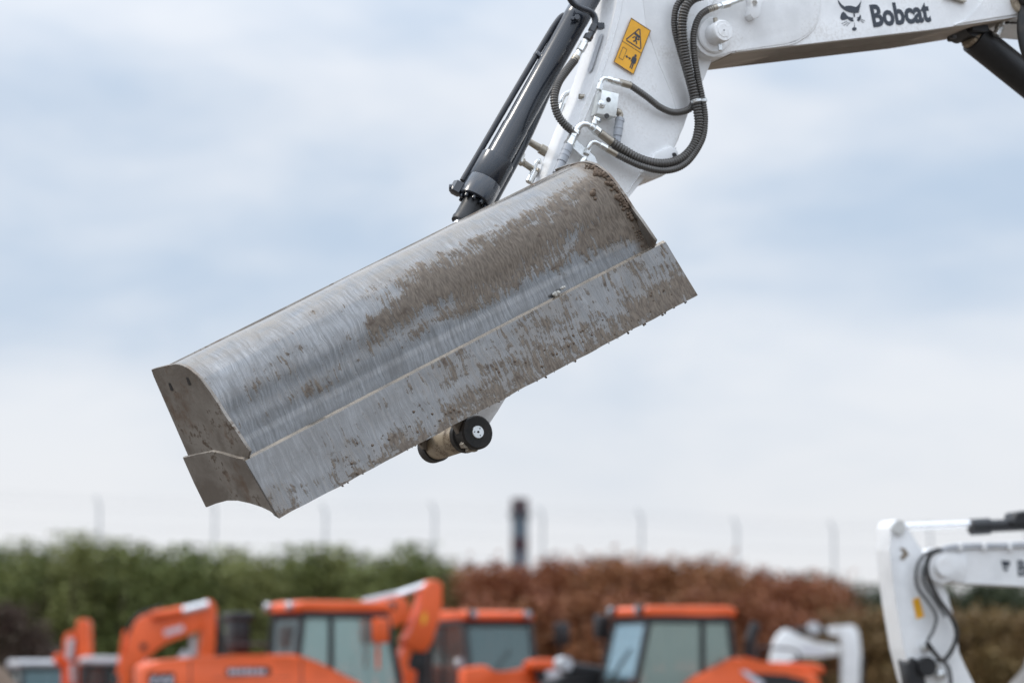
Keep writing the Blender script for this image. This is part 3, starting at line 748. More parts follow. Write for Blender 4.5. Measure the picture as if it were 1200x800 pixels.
# ferrules
bm = NB(); fitting(bm, 719, 168, 703, 156, .018, .055, 20); fin(bm, 'ferrule', M['brass'], hA)
bm = NB(); fitting(bm, 702, 156, 696, 151, .019, .055); fitting(bm, 696, 151, 691, 147.5, .015, .055, 16)
pipe(bm, [P(693, 149, .055), P(688, 146, .055), P(682, 146, .05), P(677, 151, .045), P(673, 158, .04)], .0125, 12)
fitting(bm, 676, 153, 671, 161, .0185, .042); fin(bm, 'elbow_fitting', M['zinc'], hA)
bm = NB(); fitting(bm, 739, 100.5, 724, 96, .0145, .046, 20); fin(bm, 'ferrule', M['brass'], hB)
bm = NB(); fitting(bm, 728, 97.5, 717, 94.5, .0145, .046, 16); fitting(bm, 718, 94.5, 711, 92.5, .013, .046)
pipe(bm, [P(713, 93, .046), P(708, 92, .046), P(704.5, 95, .046), P(703, 102, .046)], .0095, 12); fitting(bm, 704, 98, 702, 106, .0145, .046); fin(bm, 'elbow_fitting', M['zinc'], hB)
bm = NB(); fitting(bm, 840, 8.2, 829, 12, .0135, .10, 20); fin(bm, 'ferrule', M['brass'], hC)
bm = NB(); fitting(bm, 838, 9, 845, 7.2, .011, .10, 16); fitting(bm, 845, 7.2, 855, 4.6, .0165, .10); fitting(bm, 852, 5.4, 875, -3, .011, .10, 14); fin(bm, 'end_fitting', M['zinc'], hC)
bm = NB(); fitting(bm, 724, 182, 711, 174.5, .0125, .06, 20); fin(bm, 'ferrule', M['brass'], hC)
bm = NB(); fitting(bm, 711, 174.5, 703, 170, .0135, .06); pipe(bm, [P(705, 171, .06), P(698, 167, .06), P(693, 168, .055), P(689, 174, .05), P(688, 180, .04)], .0105, 12); fitting(bm, 690, 172, 687, 181, .014, .045); fin(bm, 'elbow_fitting', M['zinc'], hC)
bm = NB(); fitting(bm, 671, 74, 676, 66, .0165, .0, 20); fin(bm, 'ferrule', M['brass'], hD)
bm = NB(); fitting(bm, 675, 68, 680, 59, .0135, .0, 16); fitting(bm, 679.5, 60, 685, 50, .0175, .005); fitting(bm, 684, 52, 688, 46, .0125, .005, 14); fin(bm, 'end_fitting', M['zinc'], hD)
bm = NB(); fitting(bm, 668, 151, 676, 158, .0165, .045); fin(bm, 'end_fitting', M['zinc'], hD)
# valve block
bm = NB()
prism(bm, ARM.pts([(698.5, 109), (718, 113.5), (714.5, 141), (692, 136.5)], 0.012), NV * 0.055, 0.003, 2)
vb = fin(bm, 'valve_block', paint('bright_block', (0.80, 0.82, 0.80), 0.3, metal=0.45, coat=0, dirt=(0.4, 0.38, 0.33), dirt_amt=0.3, scale=25), exc)
bm = NB()
for x, y, r in ((713, 117, .0105), (711, 136, .0105)): lathe(bm, P(x, y, .067), NV, [(-.002, r), (.003, r), (.003, r * .55), (.001, 0)], 12)
fin_each(bm, 'block_bolt', M['groove'], vb)
bm = NB(); lathe(bm, P(704.5, 122.5, .067), NV, [(0, .018), (.006, .018), (.008, .015), (.008, .010), (.018, .010), (.019, .006), (.019, 0)], 6); fin(bm, 'plug', M['zinc'], vb)
bm = NB(); fitting(bm, 715.5, 128.5, 722, 130.5, .0125, .04); fitting(bm, 722, 130.5, 727, 133, .015, .04, 12)
pipe(bm, [P(724, 131.5, .04), P(727, 134, .04), P(726, 139, .04)], .012, 12); fin(bm, 'side_fitting', M['brass'], vb)
bm = NB(); fitting(bm, 726.5, 138, 723.5, 160, .0185, .04, 20); fitting(bm, 726.6, 139.5, 726, 143, .0200, .04, 20); fitting(bm, 725, 149, 724.6, 151.5, .0200, .04, 20); fitting(bm, 723.5, 160, 721.5, 178, .0165, .04, 20); fin(bm, 'hose_sleeve', M['greyglove'], vb)
bm = NB(); fitting(bm, 699, 138, 696, 146, .0125, .045, 14); fitting(bm, 700.5, 139, 698.8, 143, .0175, .045); fin(bm, 'lower_fitting', M['zinc'], vb)
# bulkhead plate with pipe union, above the bucket's far corner
bm = NB(); prism(bm, ARM.pts([(665, 164), (670, 161), (696, 184), (699, 192), (692, 194), (664, 170)], 0.03), NV * 0.012, 0.002, 1)
bk = fin(bm, 'bulkhead_plate', M['zinc'], exc)
bm = NB(); fitting(bm, 672, 159, 667.5, 168, .0195, .04); fitting(bm, 668.5, 166.5, 666, 171, .023, .04); fin(bm, 'union_nut', M['zinc'], bk)
bm = NB(); fitting(bm, 666.5, 170, 658, 190, .0205, .04, 20); fitting(bm, 664.5, 175, 663, 178.5, .0222, .04, 20); fitting(bm, 662, 181, 661, 183.5, .0222, .04, 20); fitting(bm, 658, 190, 652, 204, .018, .04, 20); fin(bm, 'hose_sleeve', M['greyglove'], bk)
bm = NB(); fitting(bm, 687, 181, 681, 192, .015, .03); fin(bm, 'pipe_union', M['zinc'], bk)
# brown tube stubs and fittings on the far side, between cylinder and dipper
bm = NB(); lathe(bm, ARM.pt(645, 181, -0.22), ARM.pt(620, 166, -0.24) - ARM.pt(645, 181, -0.22), [(0, .022), (.05, .022), (.052, .016), (.10, .014), (.12, .010)], 20)
fin(bm, 'link_pin', M['brass'], dipper)
bm = NB(); lathe(bm, ARM.pt(634, 205, -0.22), ARM.pt(609, 188, -0.22) - ARM.pt(634, 205, -0.22), [(0, .018), (.03, .018), (.032, .013), (.09, .013), (.095, .018), (.11, .018), (.112, .01)], 16)
fin(bm, 'link_pin', M['brass'], dipper)
bm = NB()
pipe(bm, [ARM.pt(625, 204, -.2), ARM.pt(627, 196, -.2), ARM.pt(629, 190, -.2), ARM.pt(632, 188, -.2), ARM.pt(633, 192, -.2)], .008, 10)
cyl(bm, ARM.pt(626, 201, -.2), ARM.pt(620, 214, -.2), .017, 12); cyl(bm, ARM.pt(613, 180, -.2), ARM.pt(610, 190, -.2), .010, 12)
pipe(bm, [ARM.pt(662, 124, -.23), ARM.pt(658, 120, -.23), ARM.pt(661, 112, -.23), ARM.pt(668, 108, -.23)], .010, 10); cyl(bm, ARM.pt(660, 122, -.23), ARM.pt(656, 134, -.23), .016, 12)
fin_each(bm, 'far_side_fitting', M['zinc'], dipper)
bm = NB(); cyl(bm, ARM.pt(686, 113, -.05), ARM.pt(679, 113.5, -.06), .010, 12); cyl(bm, ARM.pt(680, 110.5, -.06), ARM.pt(679.5, 116, -.06), .007, 10)
fin(bm, 'grease_fitting', M['brass'], dipper)

# warning label
lab = [(739.5, 21), (762.7, 36), (742.5, 87.8), (719, 72.7)]
def lp(u, v, h=0.0):   # u along the short edge, v down the long edge
    x = lab[0][0] * (1 - u) * (1 - v) + lab[1][0] * u * (1 - v) + lab[2][0] * u * v + lab[3][0] * (1 - u) * v
    y = lab[0][1] * (1 - u) * (1 - v) + lab[1][1] * u * (1 - v) + lab[2][1] * u * v + lab[3][1] * (1 - u) * v
    return ARM.pt(x, y, h)
bm = NB(); prism(bm, [lp(u, v, 0.0085) for u, v in ((0, 0), (1, 0), (1, 1), (0, 1))], NV * 0.001)
wl = fin(bm, 'warning_label', M['yellow'], dipper)
bm = NB(); hh = 0.0100
def lpoly(pts): prism(bm, [lp(u, v, hh) for u, v in pts], NV * 0.0006)
def lbar(p, q, w, asp=2.0):      # a bar of width w (fraction of label width)
    du, dv_ = q[0] - p[0], (q[1] - p[1]) * asp; L_ = math.hypot(du, dv_); nx, ny = -dv_ / L_ * w / 2, du / L_ * w / 2 / asp
    lpoly([(p[0] + nx, p[1] + ny), (q[0] + nx, q[1] + ny), (q[0] - nx, q[1] - ny), (p[0] - nx, p[1] - ny)])
def lcirc(c, r, asp=2.0): lpoly([(c[0] + r * math.cos(t), c[1] + r * math.sin(t) / asp) for t in [2 * math.pi * i / 14 for i in range(14)]])
for a_, b_ in (((.012, .006), (.988, .006)), ((.012, .994), (.988, .994))): lbar(a_, b_, .022)
for a_, b_ in (((.012, .012), (.012, .988)), ((.988, .012), (.988, .988))): lbar(a_, b_, .022)
lbar((.03, .52), (.97, .52), .018)
T3 = [(.52, .09), (.90, .46), (.14, .46)]
for i in range(3):
    a_, b_ = T3[i], T3[(i + 1) % 3]; e = .04
    lbar((a_[0] + (b_[0] - a_[0]) * e, a_[1] + (b_[1] - a_[1]) * e), (b_[0] - (b_[0] - a_[0]) * e, b_[1] - (b_[1] - a_[1]) * e), .045)
lbar((.40, .235), (.66, .255), .10); lbar((.50, .28), (.56, .345), .10); lcirc((.64, .305), .045); lbar((.56, .355), (.46, .40), .055); lbar((.58, .355), (.64, .415), .055); lbar((.44, .30), (.38, .345), .045)
for a_, b_ in (((.14, .62), (.34, .62)), ((.14, .86), (.34, .86)), ((.14, .622), (.14, .858)), ((.34, .622), (.34, .858))): lbar(a_, b_, .014)
lbar((.43, .75), (.60, .75), .035); lpoly([(.38, .75), (.46, .715), (.46, .785)]); lpoly([(.65, .75), (.57, .715), (.57, .785)])
lcirc((.78, .635), .055); lpoly([(.70, .665), (.86, .665), (.89, .70), (.895, .79), (.86, .79), (.85, .72), (.85, .80), (.71, .80), (.71, .72), (.70, .79), (.665, .79), (.67, .70)])
lpoly([(.72, .803), (.775, .803), (.765, .92), (.72, .92)]); lpoly([(.79, .803), (.845, .803), (.85, .92), (.80, .92)])
fin(bm, 'pictogram', M['ink'], wl)

# boom cylinder under the boom (black, its shade put into the paint), its eye and feed fitting
b0 = ARM.pt(1141, 44, -0.12); b1 = onpl(ft) - NV * 0.22 + E1 * 0.35 - E2 * 0.25
b1 = ARM.pt(1262, 141, -0.12); bd = (b1 - b0).normalized(); bl = (b1 - b0).length * 1.6
bm = NB(); lathe(bm, b0, bd, [(0, .05), (0, .066), (.004, .072), (bl, .072), (bl, .05)], 40)
bc = fin(bm, 'boom_cylinder', M['black'], exc)
bm = NB(); lathe(bm, b0, -bd, [(-.004, .060), (.016, .060), (.020, .050)], 32); fin(bm, 'end_cap', M['cream'], bc)
bm = NB(); lathe(bm, b0 - bd * 0.055 - NV * 0.07, NV, [(0, .03), (0, .045), (.14, .045), (.14, .03)], 24); box(bm, b0 - bd * .03, (bd, NV, bd.cross(NV)), (.09, .11, .06), .004, 1); fin(bm, 'cylinder_eye', M['black'], bc)
bm = NB(); box(bm, ARM.pt(1134, 39, -0.12), (E1, NV, E2), (.09, .20, .035), .004, 1); fin(bm, 'mount_bracket', M['black'], boom)
bm = NB(); cyl(bm, ARM.pt(1167, 42, -.03), ARM.pt(1171.5, 33, -.03), .017, 14); cyl(bm, ARM.pt(1170, 36, -.03), ARM.pt(1172.5, 30, -.03), .021, 6); cyl(bm, ARM.pt(1172, 32, -.03), ARM.pt(1175, 25, -.03), .013, 12)
fin(bm, 'feed_fitting', M['zinc'], bc)
bm = NB()
for x in (1180, 1186, 1190): cyl(bm, ARM.pt(x, 24, -.05), ARM.pt(x + .5, 28, -.05), .012, 6)
fin_each(bm, 'underside_bolt', M['rubber'], boom)
bm = NB(); lathe(bm, ARM.pt(1196, 2, HB), NV, [(0, .062), (.03, .062), (.034, .055), (.034, .04)], 32); bb = fin(bm, 'cylinder_boss', M['cream'], boom)
bm = NB(); lathe(bm, ARM.pt(1196, 2, HB), NV, [(.03, .038), (.07, .038), (.075, .033), (.075, 0)], 28); fin(bm, 'cylinder_pin', M['black'], bb)
bm = NB(); pipe(bm, [ARM.pt(1200, 8, .08), ARM.pt(1197, 30, .08), ARM.pt(1199, 50, .08), ARM.pt(1204, 66, .08), ARM.pt(1216, 90, .08)], .021, 14); fin(bm, 'boom_hose', M['rubber'], exc)

# ------------------------------------------------------------------ machine bodies (tracks, house, cab) in machine coordinates
def tracks(T, parent, dark, s=1.0, gauge=0.85, half=1.25, h=0.62, w=0.42):
    for sd_ in (-1, 1):
        bm = NB(); pts = []
        n = 10
        for k in range(n + 1): t = math.pi / 2 + math.pi * k / n; pts.append((-half + h / 2 * math.cos(t), h / 2 + h / 2 * math.sin(t)))
        for k in range(n + 1): t = -math.pi / 2 + math.pi * k / n; pts.append((half + h / 2 * math.cos(t), h / 2 + h / 2 * math.sin(t)))
        y0 = sd_ * gauge - w / 2
        prism(bm, [T(x, y0, z) for x, z in pts], T(0, w, 0) - T(0, 0, 0), 0.02, 1)
        tr = fin(bm, 'track', dark, parent)
        bm = NB()
        for k in range(9):
            x = -half + 2 * half * k / 8; cyl(bm, T(x, y0 - 0.03, h / 2), T(x, y0 + w + 0.03, h / 2), (0.24 if k in (0, 8) else 0.11) * s, 14)
        fin_each(bm, 'roller', M['rubber'], tr)
        bm = NB()
        for k in range(16):
            x = -half + 2 * half * k / 15
            for z in (h + 0.012, -0.0): box(bm, T(x, sd_ * gauge, z + (0.0 if z > .1 else .012)), (T(1, 0, 0) - T(0, 0, 0), T(0, 1, 0) - T(0, 0, 0), V((0, 0, 1))), (0.05 * s, w * s, 0.03 * s))
        fin(bm, 'tread', dark, tr, kind='stuff')
    bm = NB(); box(bm, T(0, 0, h * 0.62), (T(1, 0, 0) - T(0, 0, 0), T(0, 1, 0) - T(0, 0, 0), V((0, 0, 1))), (1.5 * s, 1.3 * s, 0.3 * s), 0.03)
    lathe(bm, T(0, 0, h * .8), V((0, 0, 1)), [(0, .5 * s), (.2 * s, .5 * s)], 24)
    fin(bm, 'undercarriage', dark, parent)
def mkT(loc, yaw, s):
    c, sn = math.cos(yaw), math.sin(yaw); loc = V(loc)
    return lambda x, y, z: loc + V((x * c - y * sn, x * sn + y * c, z)) * s
def axes(T): o = T(0, 0, 0); return (T(1, 0, 0) - o).normalized(), (T(0, 1, 0) - o).normalized(), V((0, 0, 1))
def quadprism(bm, T, pts, ext, bev=0.0, seg=1): prism(bm, [T(*p) for p in pts], (T(*ext) - T(0, 0, 0)), bev, seg)
def house(T, parent, pm, s=1.0, hood=1.95, tank=1.75):
    # deck, counterweight with rounded tail, engine hood, tank cover with falling front
    bm = NB(); quadprism(bm, T, [(-1.2, -1.1, 0.78), (1.1, -1.1, 0.78), (1.1, 1.1, 0.78), (-1.2, 1.1, 0.78)], (0, 0, 0.16), 0.03 * s); fin(bm, 'deck', M['black'], parent)
    bm = NB(); pts = [(-0.75, -1.12, 0.86)] + [(-0.75 - 0.8 * math.sin(math.pi * k / 12), -1.12 * math.cos(math.pi * k / 12), 0.86) for k in range(13)] + [(-0.75, 1.12, 0.86)]
    quadprism(bm, T, pts[1:-1], (0, 0, hood - 0.96), 0.07 * s, 3); cw = fin(bm, 'counterweight', pm, parent)
    bm = NB(); quadprism(bm, T, [(-1.35, -1.02, hood - .10), (-1.35, -1.02, hood - .02), (-1.2, -1.02, hood + .03), (-0.28, -1.02, hood + .05), (-0.22, -1.02, hood - .10)], (0, 2.04, 0), 0.03 * s, 2)
    quadprism(bm, T, [(-0.74, -1.1, .95), (-0.74, -1.1, hood - .101), (-0.20, -1.1, hood - .101), (-0.20, -1.1, .95)], (0, 2.2, 0), 0.02 * s, 2)
    hd = fin(bm, 'engine_hood', pm, parent)
    bm = NB(); quadprism(bm, T, [(-0.19, -1.10, .945), (-0.19, -1.10, hood + .02), (0.02, -1.10, hood - .02), (0.35, -1.10, hood - .16), (0.72, -1.10, hood - .42), (1.0, -1.10, hood - .72), (1.02, -1.10, .945)], (0, 0.62, 0), 0.05 * s, 2)
    fin(bm, 'tank_cover', pm, parent)
    return cw, hd
def cab(T, parent, pm, y0=0.06, y1=1.08, zf=0.95, zt=2.75, front='glass', lamp=True, roofmat=None, sidemat='glass'):
    X, Y, Z = axes(T)
    prof_ = [(-0.08, zf), (-0.09, zf + 0.8), (0.00, zt - 0.1), (1.08, zt - 0.1), (1.26, zf + 0.75), (1.22, zf)]
    lowz = zf + 0.62
    root_ = None
    bm = NB()
    quadprism(bm, T, [(-0.08, y0 + .02, zf), (-0.09, y0 + .02, lowz), (1.22, y0 + .02, lowz - .1), (1.2, y0 + .02, zf)], (0, y1 - y0 - .04, 0), 0.03, 2)
    cb = fin(bm, 'cab', pm, parent)
    bm = NB(); r = 0.042
    for y in (y0 + .03, y1 - .03):
        for a_, b_ in ((1, 2), (3, 4)): cyl(bm, T(prof_[a_][0], y, prof_[a_][1]), T(prof_[b_][0], y, prof_[b_][1]), r, 8)
        cyl(bm, T(-.08, y, lowz), T(-.09, y, prof_[1][1]), r, 8); cyl(bm, T(1.24, y, lowz - .1), T(*(prof_[4][0], y, prof_[4][1])), r, 8)
        cyl(bm, T(0.36, y, lowz - .05), T(0.36, y, zt - .1), r * 0.9, 8); cyl(bm, T(.0, y, zt - .1), T(1.08, y, zt - .1), r, 8); cyl(bm, T(-.08, y, lowz), T(1.22, y, lowz - .08), r, 8)
    for x, z in ((.0, zt - .1), (1.08, zt - .1), (1.25, lowz - .1), (-.08, lowz)): cyl(bm, T(x, y0 + .03, z), T(x, y1 - .03, z), r, 8)
    fin(bm, 'cab_frame', M['black'], parent)
    def pane(pts, ext, mat_, nm='window_pane'):
        b2 = NB(); quadprism(b2, T, pts, ext); return fin(b2, nm, M[mat_], cb)
    for y in (y0 + .022, y1 - .032):
        pane([(-.06, y, lowz + .03), (-.07, y, prof_[1][1]), (.02, y, zt - .14), (.33, y, zt - .14), (.33, y, lowz)], (0, .01, 0), sidemat)
        pane([(.40, y, lowz), (.40, y, zt - .14), (1.06, y, zt - .14), (1.21, y, prof_[4][1]), (1.20, y, lowz - .05)], (0, .01, 0), sidemat)
    pane([(1.095, y0 + .075, zt - .15), (1.095, y1 - .075, zt - .15), (1.255, y1 - .075, lowz + .18), (1.255, y0 + .075, lowz + .18)], (.01, 0, 0), front, 'windscreen')
    pane([(-.085, y0 + .075, lowz + .04), (-.085, y1 - .075, lowz + .04), (-.01, y1 - .075, zt - .15), (-.01, y0 + .075, zt - .15)], (-.01, 0, 0), 'glassd', 'rear_window')
    bm = NB(); quadprism(bm, T, [(-.10, y0 - .01, zt - .06), (.30, y0 - .01, zt - .05), (1.14, y0 - .01, zt - .06), (1.16, y0 - .01, zt + .03), (1.04, y0 - .01, zt + .07), (.04, y0 - .01, zt + .08), (-.10, y0 - .01, zt + .04)], (0, y1 - y0 + .02, 0), .03, 2)
    rf = fin(bm, 'cab_roof', roofmat or pm, cb)
    # seat inside
    bm = NB(); box(bm, T(.25, (y0 + y1) / 2, zf + .75), (X, Y, Z), (.5, .5, .16), .04); box(bm, T(.02, (y0 + y1) / 2, zf + 1.1), (X, Y, Z), (.14, .48, .7), .04); fin(bm, 'seat', M['rubber'], cb)
    # joystick consoles, steering column and wiper
    for y in (y0 + .2, y1 - .2):
        bm = NB(); box(bm, T(.55, y, zf + .8), (X, Y, Z), (.4, .12, .2), .03); cyl(bm, T(.7, y, zf + .88), T(.74, y, zf + 1.12), .03, 8); fin(bm, 'joystick_console', M['rubber'], cb)
    bm = NB(); cyl(bm, T(1.275, (y0 + y1) / 2 - .2, lowz + .2), T(1.185, (y0 + y1) / 2 + .15, zt - .45), .012, 6); fin(bm, 'wiper', M['black'], cb)
    if lamp:
        for y in (y0 + .1, y1 - .1):
            bm = NB(); lathe(bm, T(1.12, y, zt + .02), X, [(0, .04), (.02, .058), (.09, .058), (.095, .045)], 14); lm = fin(bm, 'work_lamp', M['black'], cb)
        for y in (y0 + .12, y1 - .12):
            bm = NB(); lathe(bm, T(1.21, y, zt + .02), X, [(0, .052), (.012, .048), (.02, 0)], 14); fin(bm, 'lamp_lens', M['lampglass'], cb)
    return cb
def mirror(T, parent, x, y, z, mat_=None, nm='mirror'):
    X, Y, Z = axes(T); bm = NB(); box(bm, T(x, y, z), (X, Y, Z), (.17, .18, .30), .03); box(bm, T(x - .03, y + (.0), z - .28), (X, Y, Z), (.03, .03, .36)); fin(bm, nm, mat_ or M['black'], parent)

# body of the working machine, out to the right of the frame where its boom comes from
yawA = math.atan2(-E1.y, -E1.x)
fxy = V((onpl(ft).x, onpl(ft).y, 0)) - V((NV.x, NV.y, 0)) * 0.17
XA = V((math.cos(yawA), math.sin(yawA), 0))
TA = mkT(fxy - XA * 0.75 + V((0, 0, 0)), yawA, 1.0)
tracks(TA, exc, M['rubber']); house(TA, exc, M['white']); cab(TA, exc, M['white'], 0.24, 1.1, lamp=True)

# ------------------------------------------------------------------ second white excavator, mid distance, right edge
N7 = camvec(0.34, 0.07, 0.938); A7 = Pl(at(1110, 662, 24.0), N7)
E27 = (CU - N7 * CU.dot(N7)).normalized(); E17 = E27.cross(N7).normalized()
if E17.dot(CR) < 0: E17 = -E17
f7 = A7.pt(1108, 662) + E17 * 3.4; f7.z = 0
ex7 = thing('excavator', 'white excavator at the right edge with folded arm, yellow label and looped hoses', 'excavator', f7)
bm = NB()
prism(bm, A7.pts([(1043, 618), (1046, 611), (1052, 608.5), (1059, 611), (1066, 621), (1073, 633), (1084, 650), (1094, 672), (1104, 684), (1112, 696), (1112, 709), (1120, 728), (1123, 745), (1122, 764), (1130, 782), (1141, 798), (1150, 840), (1140, 900), (1112, 910), (1090, 860), (1068, 795), (1059, 760), (1050, 708), (1045, 670), (1042.5, 645)]), N7 * -0.20, 0.01, 3)
d7 = fin(bm, 'dipper_arm', M['white'], ex7)
bm = NB()
ft7 = A7.pt(1110, 662, .05) + E17 * 3.4; ft7.z = 1.25
def on7(p): return p - N7 * ((p - A7.p).dot(N7) - .05)
k7t = A7.pt(1400, 612, .05); k7b = A7.pt(1390, 690, .05)
prism(bm, A7.pts([(1092, 668), (1088, 658), (1090, 648), (1098, 643), (1125, 640), (1200, 640), (1260, 634)], .05) + [k7t, on7(ft7 + E17 * .15), on7(ft7 + E17 * .05 - E27 * .18), k7b] + A7.pts([(1200, 686.5), (1133, 683), (1107, 680), (1097, 675)], .05), N7 * -0.32, 0.008, 2)
b7 = fin(bm, 'boom', M['white'], ex7)
bm = NB(); lathe(bm, A7.pt(1103, 664, .051), N7, [(0, .10), (.012, .10), (.012, .055), (.06, .055), (.06, .04)], 28); fin(bm, 'pivot_boss', M['white'], b7)
bm = NB(); cyl(bm, A7.pt(1052, 617, -.1), A7.pt(1142, 613.5, -.1), .022, 20); r7 = fin(bm, 'piston_rod', M['chrome'], ex7)
bm = NB(); cyl(bm, A7.pt(1139, 617, -.1), A7.pt(1290, 610, -.1), .04, 24); cyl(bm, A7.pt(1137, 617.3, -.1), A7.pt(1160, 616, -.1), .052, 24); prism(bm, A7.pts([(1187, 613), (1190, 600), (1210, 597), (1260, 596), (1262, 611)], -.02), N7 * -.15, .01, 1); fin(bm, 'dipper_cylinder', M['black'], ex7)
bm = NB(); lathe(bm, A7.pt(1052.5, 617.5, .004), N7, [(0, .045), (.02, .045), (.02, .02)], 20); fin(bm, 'rod_pin', M['zinc'], d7)
bm = NB(); prism(bm, A7.pts([(1069, 702), (1077, 699), (1083, 722), (1074, 725)], .001), N7 * .002); fin(bm, 'warning_label', M['yellow'], d7)
bm = NB(); prism(bm, A7.pts([(1054, 641), (1060, 642), (1065, 649), (1058, 656), (1054, 653), (1059, 648)], .001), N7 * .004); fin(bm, 'lifting_mark', paint('brown_mark', (.2, .15, .1), coat=0), d7)
for L_, r in (([(1104, 643), (1092, 645), (1081, 652), (1074, 666), (1075, 687), (1088, 705), (1097, 721), (1094, 737), (1087, 750)], .011), ([(1100, 643), (1090, 650), (1086, 664), (1090, 682), (1101, 703), (1114, 721), (1121, 740), (1117, 758), (1106, 773), (1098, 768), (1086, 752)], .015), ([(1106, 774), (1112, 784), (1114, 800), (1112, 815)], .014), ([(1088, 655), (1082, 668), (1084, 684), (1096, 704), (1108, 722)], .011)):
    bm = NB(); pipe(bm, [A7.pt(x, y, .07) for x, y in L_], r, 10); fin(bm, 'hydraulic_hose', paint('grey_hose', (.10, .10, .10), .5, coat=0) if r < .015 else M['rubber'], ex7)
for k, dy in enumerate((0, 3.2)):
    bm = NB(); pipe(bm, [A7.pt(x, y + dy, .06) for x, y in ((1100, 644), (1112, 639.5), (1135, 637.5), (1170, 637), (1215, 635), (1260, 632))], .012, 10); fin(bm, 'steel_pipe', M['lightgrey'], b7)
for x in (1122, 1150, 1180):
    bm = NB(); prism(bm, A7.pts([(x, 635), (x + 4, 635), (x + 4, 645), (x, 645)], .051), N7 * .03, .004, 1); fin(bm, 'pipe_clamp', M['white'], b7)
bm = NB(); prism(bm, A7.pts([(1126, 683), (1131, 676), (1133, 660), (1131, 648), (1098, 650), (1096, 672), (1106, 678)], .0505), N7 * .008, .004, 2); fin(bm, 'doubler_plate', M['white'], b7)
for x, y in ((1083, 757), (1092, 778), (1100, 790)):
    bm = NB(); lathe(bm, A7.pt(x, y, .002), N7, [(0, .03), (.05, .03), (.055, .02), (.055, 0)], 10); fin(bm, 'hose_union', M['zinc'], d7)
bm = NB(); cyl(bm, A7.pt(1062, 770, -.1), A7.pt(1085, 900, -.1), .055, 20); lathe(bm, A7.pt(1066, 780, -.2), N7, [(0, .06), (.26, .06), (.26, .04)], 20); prism(bm, A7.pts([(1062, 776), (1070, 769), (1080, 776), (1086, 800), (1080, 830), (1066, 812)], .03), N7 * -.1, .01, 1)
fin(bm, 'bucket_cylinder', M['black'], ex7)
bm = NB()
for s_ in ([(1173, 656), (1184, 657), (1183, 663), (1175, 664)], [(1174, 665), (1182, 665), (1179, 670)]): prism(bm, A7.pts(s_, .051), N7 * .001)
fin(bm, 'animal_head_emblem', M['ink'], b7)
lettering('brand_lettering', 'Bobcat', A7, .051, (1193, 674), (52, -2), (-1, -18), M['ink'], b7, 0.035)
yaw7 = math.atan2(-E17.y, -E17.x); X7 = V((math.cos(yaw7), math.sin(yaw7), 0)); g7 = on7(ft7) - N7 * .2; g7.z = 0
T7 = mkT(g7 - X7 * .75, yaw7, 1.0)
tracks(T7, ex7, M['rubber']); house(T7, ex7, M['white']); cab(T7, ex7, M['white'], 0.24, 1.1)

# ------------------------------------------------------------------ background machines
def ground_at(px, d): p = at(px, 800, d); return V((p.x, p.y, 0))
def place(px, d, yaw, s, anchor):
    """machine origin so that the anchor (machine x, y) stands at pixel column px and depth d"""
    p = ground_at(px, d); c, sn = math.cos(yaw), math.sin(yaw)
    return p - V((anchor[0] * c - anchor[1] * sn, anchor[0] * sn + anchor[1] * c, 0)) * s

# orange excavator with engine hood towards us (cab on the near side)
y3 = rad(24); L3 = place(374, 46.5, y3, 1.0, (.4, -.57)); T3m = mkT(L3, y3, 1.0)
def T3_(x, y, z): return T3m(x, -y, z)
ex3 = thing('excavator', 'orange excavator with long engine hood, orange cab roof and raised boom', 'excavator', L3)
tracks(T3_, ex3, M['rubber'])
cw3, hd3 = house(T3_, ex3, M['orange'], hood=1.93)
cb3 = cab(T3_, ex3, M['orange'], zt=2.61, sidemat='glass')
mirror(T3_, ex3, .92, 1.25, 2.33, M['orange'])
X3, Y3, Z3 = axes(T3_)
bm = NB(); box(bm, T3_(-.55, .3, 2.28), (X3, Y3, Z3), (.24, .3, .46), .04); box(bm, T3_(-.55, .3, 2.5), (X3, Y3, Z3), (.3, .36, .1), .03); fin(bm, 'air_cleaner', M['black'], ex3)
for y in (.2, .95):
    bm = NB(); lathe(bm, T3_(-.10, y, 2.62), -X3, [(0, .05), (.06, .058), (.07, .05), (.08, 0)], 14); fin(bm, 'rear_lamp', M['lampglass'], cb3)
S3 = Pl(T3_(0, 1.12, 1.5), Y3); Y3 = -Y3
bm = NB(); prism(bm, S3.pts([(172, 782), (176, 777), (190, 773.5), (230, 770), (300, 766.5), (345, 766), (356, 769), (372, 775), (395, 786), (425, 801), (432, 835), (172, 835)], .05), Y3 * .5, .05, 2); sc3 = fin(bm, 'side_cover', M['orange'], ex3)
bm = NB(); prism(bm, S3.pts([(352.5, 772), (354, 772), (354, 830), (352.5, 830)], .051), -Y3 * .002); fin(bm, 'panel_gap', M['groove'], sc3)
bm = NB(); prism(bm, S3.pts([(264, 784), (268, 781.5), (314, 780.5), (318, 784), (316, 790), (266, 791.5)], .051), -Y3 * .004); dc = fin(bm, 'decal_band', M['black'], sc3)
for x in (268, 274, 280.5, 287, 293, 300, 306):
    bm = NB(); prism(bm, S3.pts([(x, 783.5), (x + 4.5, 783.3), (x + 4.5, 789.2), (x, 789.5)], .056), -Y3 * .002); fin(bm, 'decal_glyph', M['silver'], ex3)
bm = NB(); prism(bm, S3.pts([(174, 789), (204, 787), (206, 812), (174, 812)], .051), -Y3 * .004); g3 = fin(bm, 'side_grille', M['black'], sc3)
for x in (176, 186, 195):
    bm = NB(); prism(bm, S3.pts([(x, 798), (x + 4, 792), (x + 8, 793), (x + 5, 802)], .056), -Y3 * .002); fin(bm, 'decal_glyph', M['silver'], ex3)
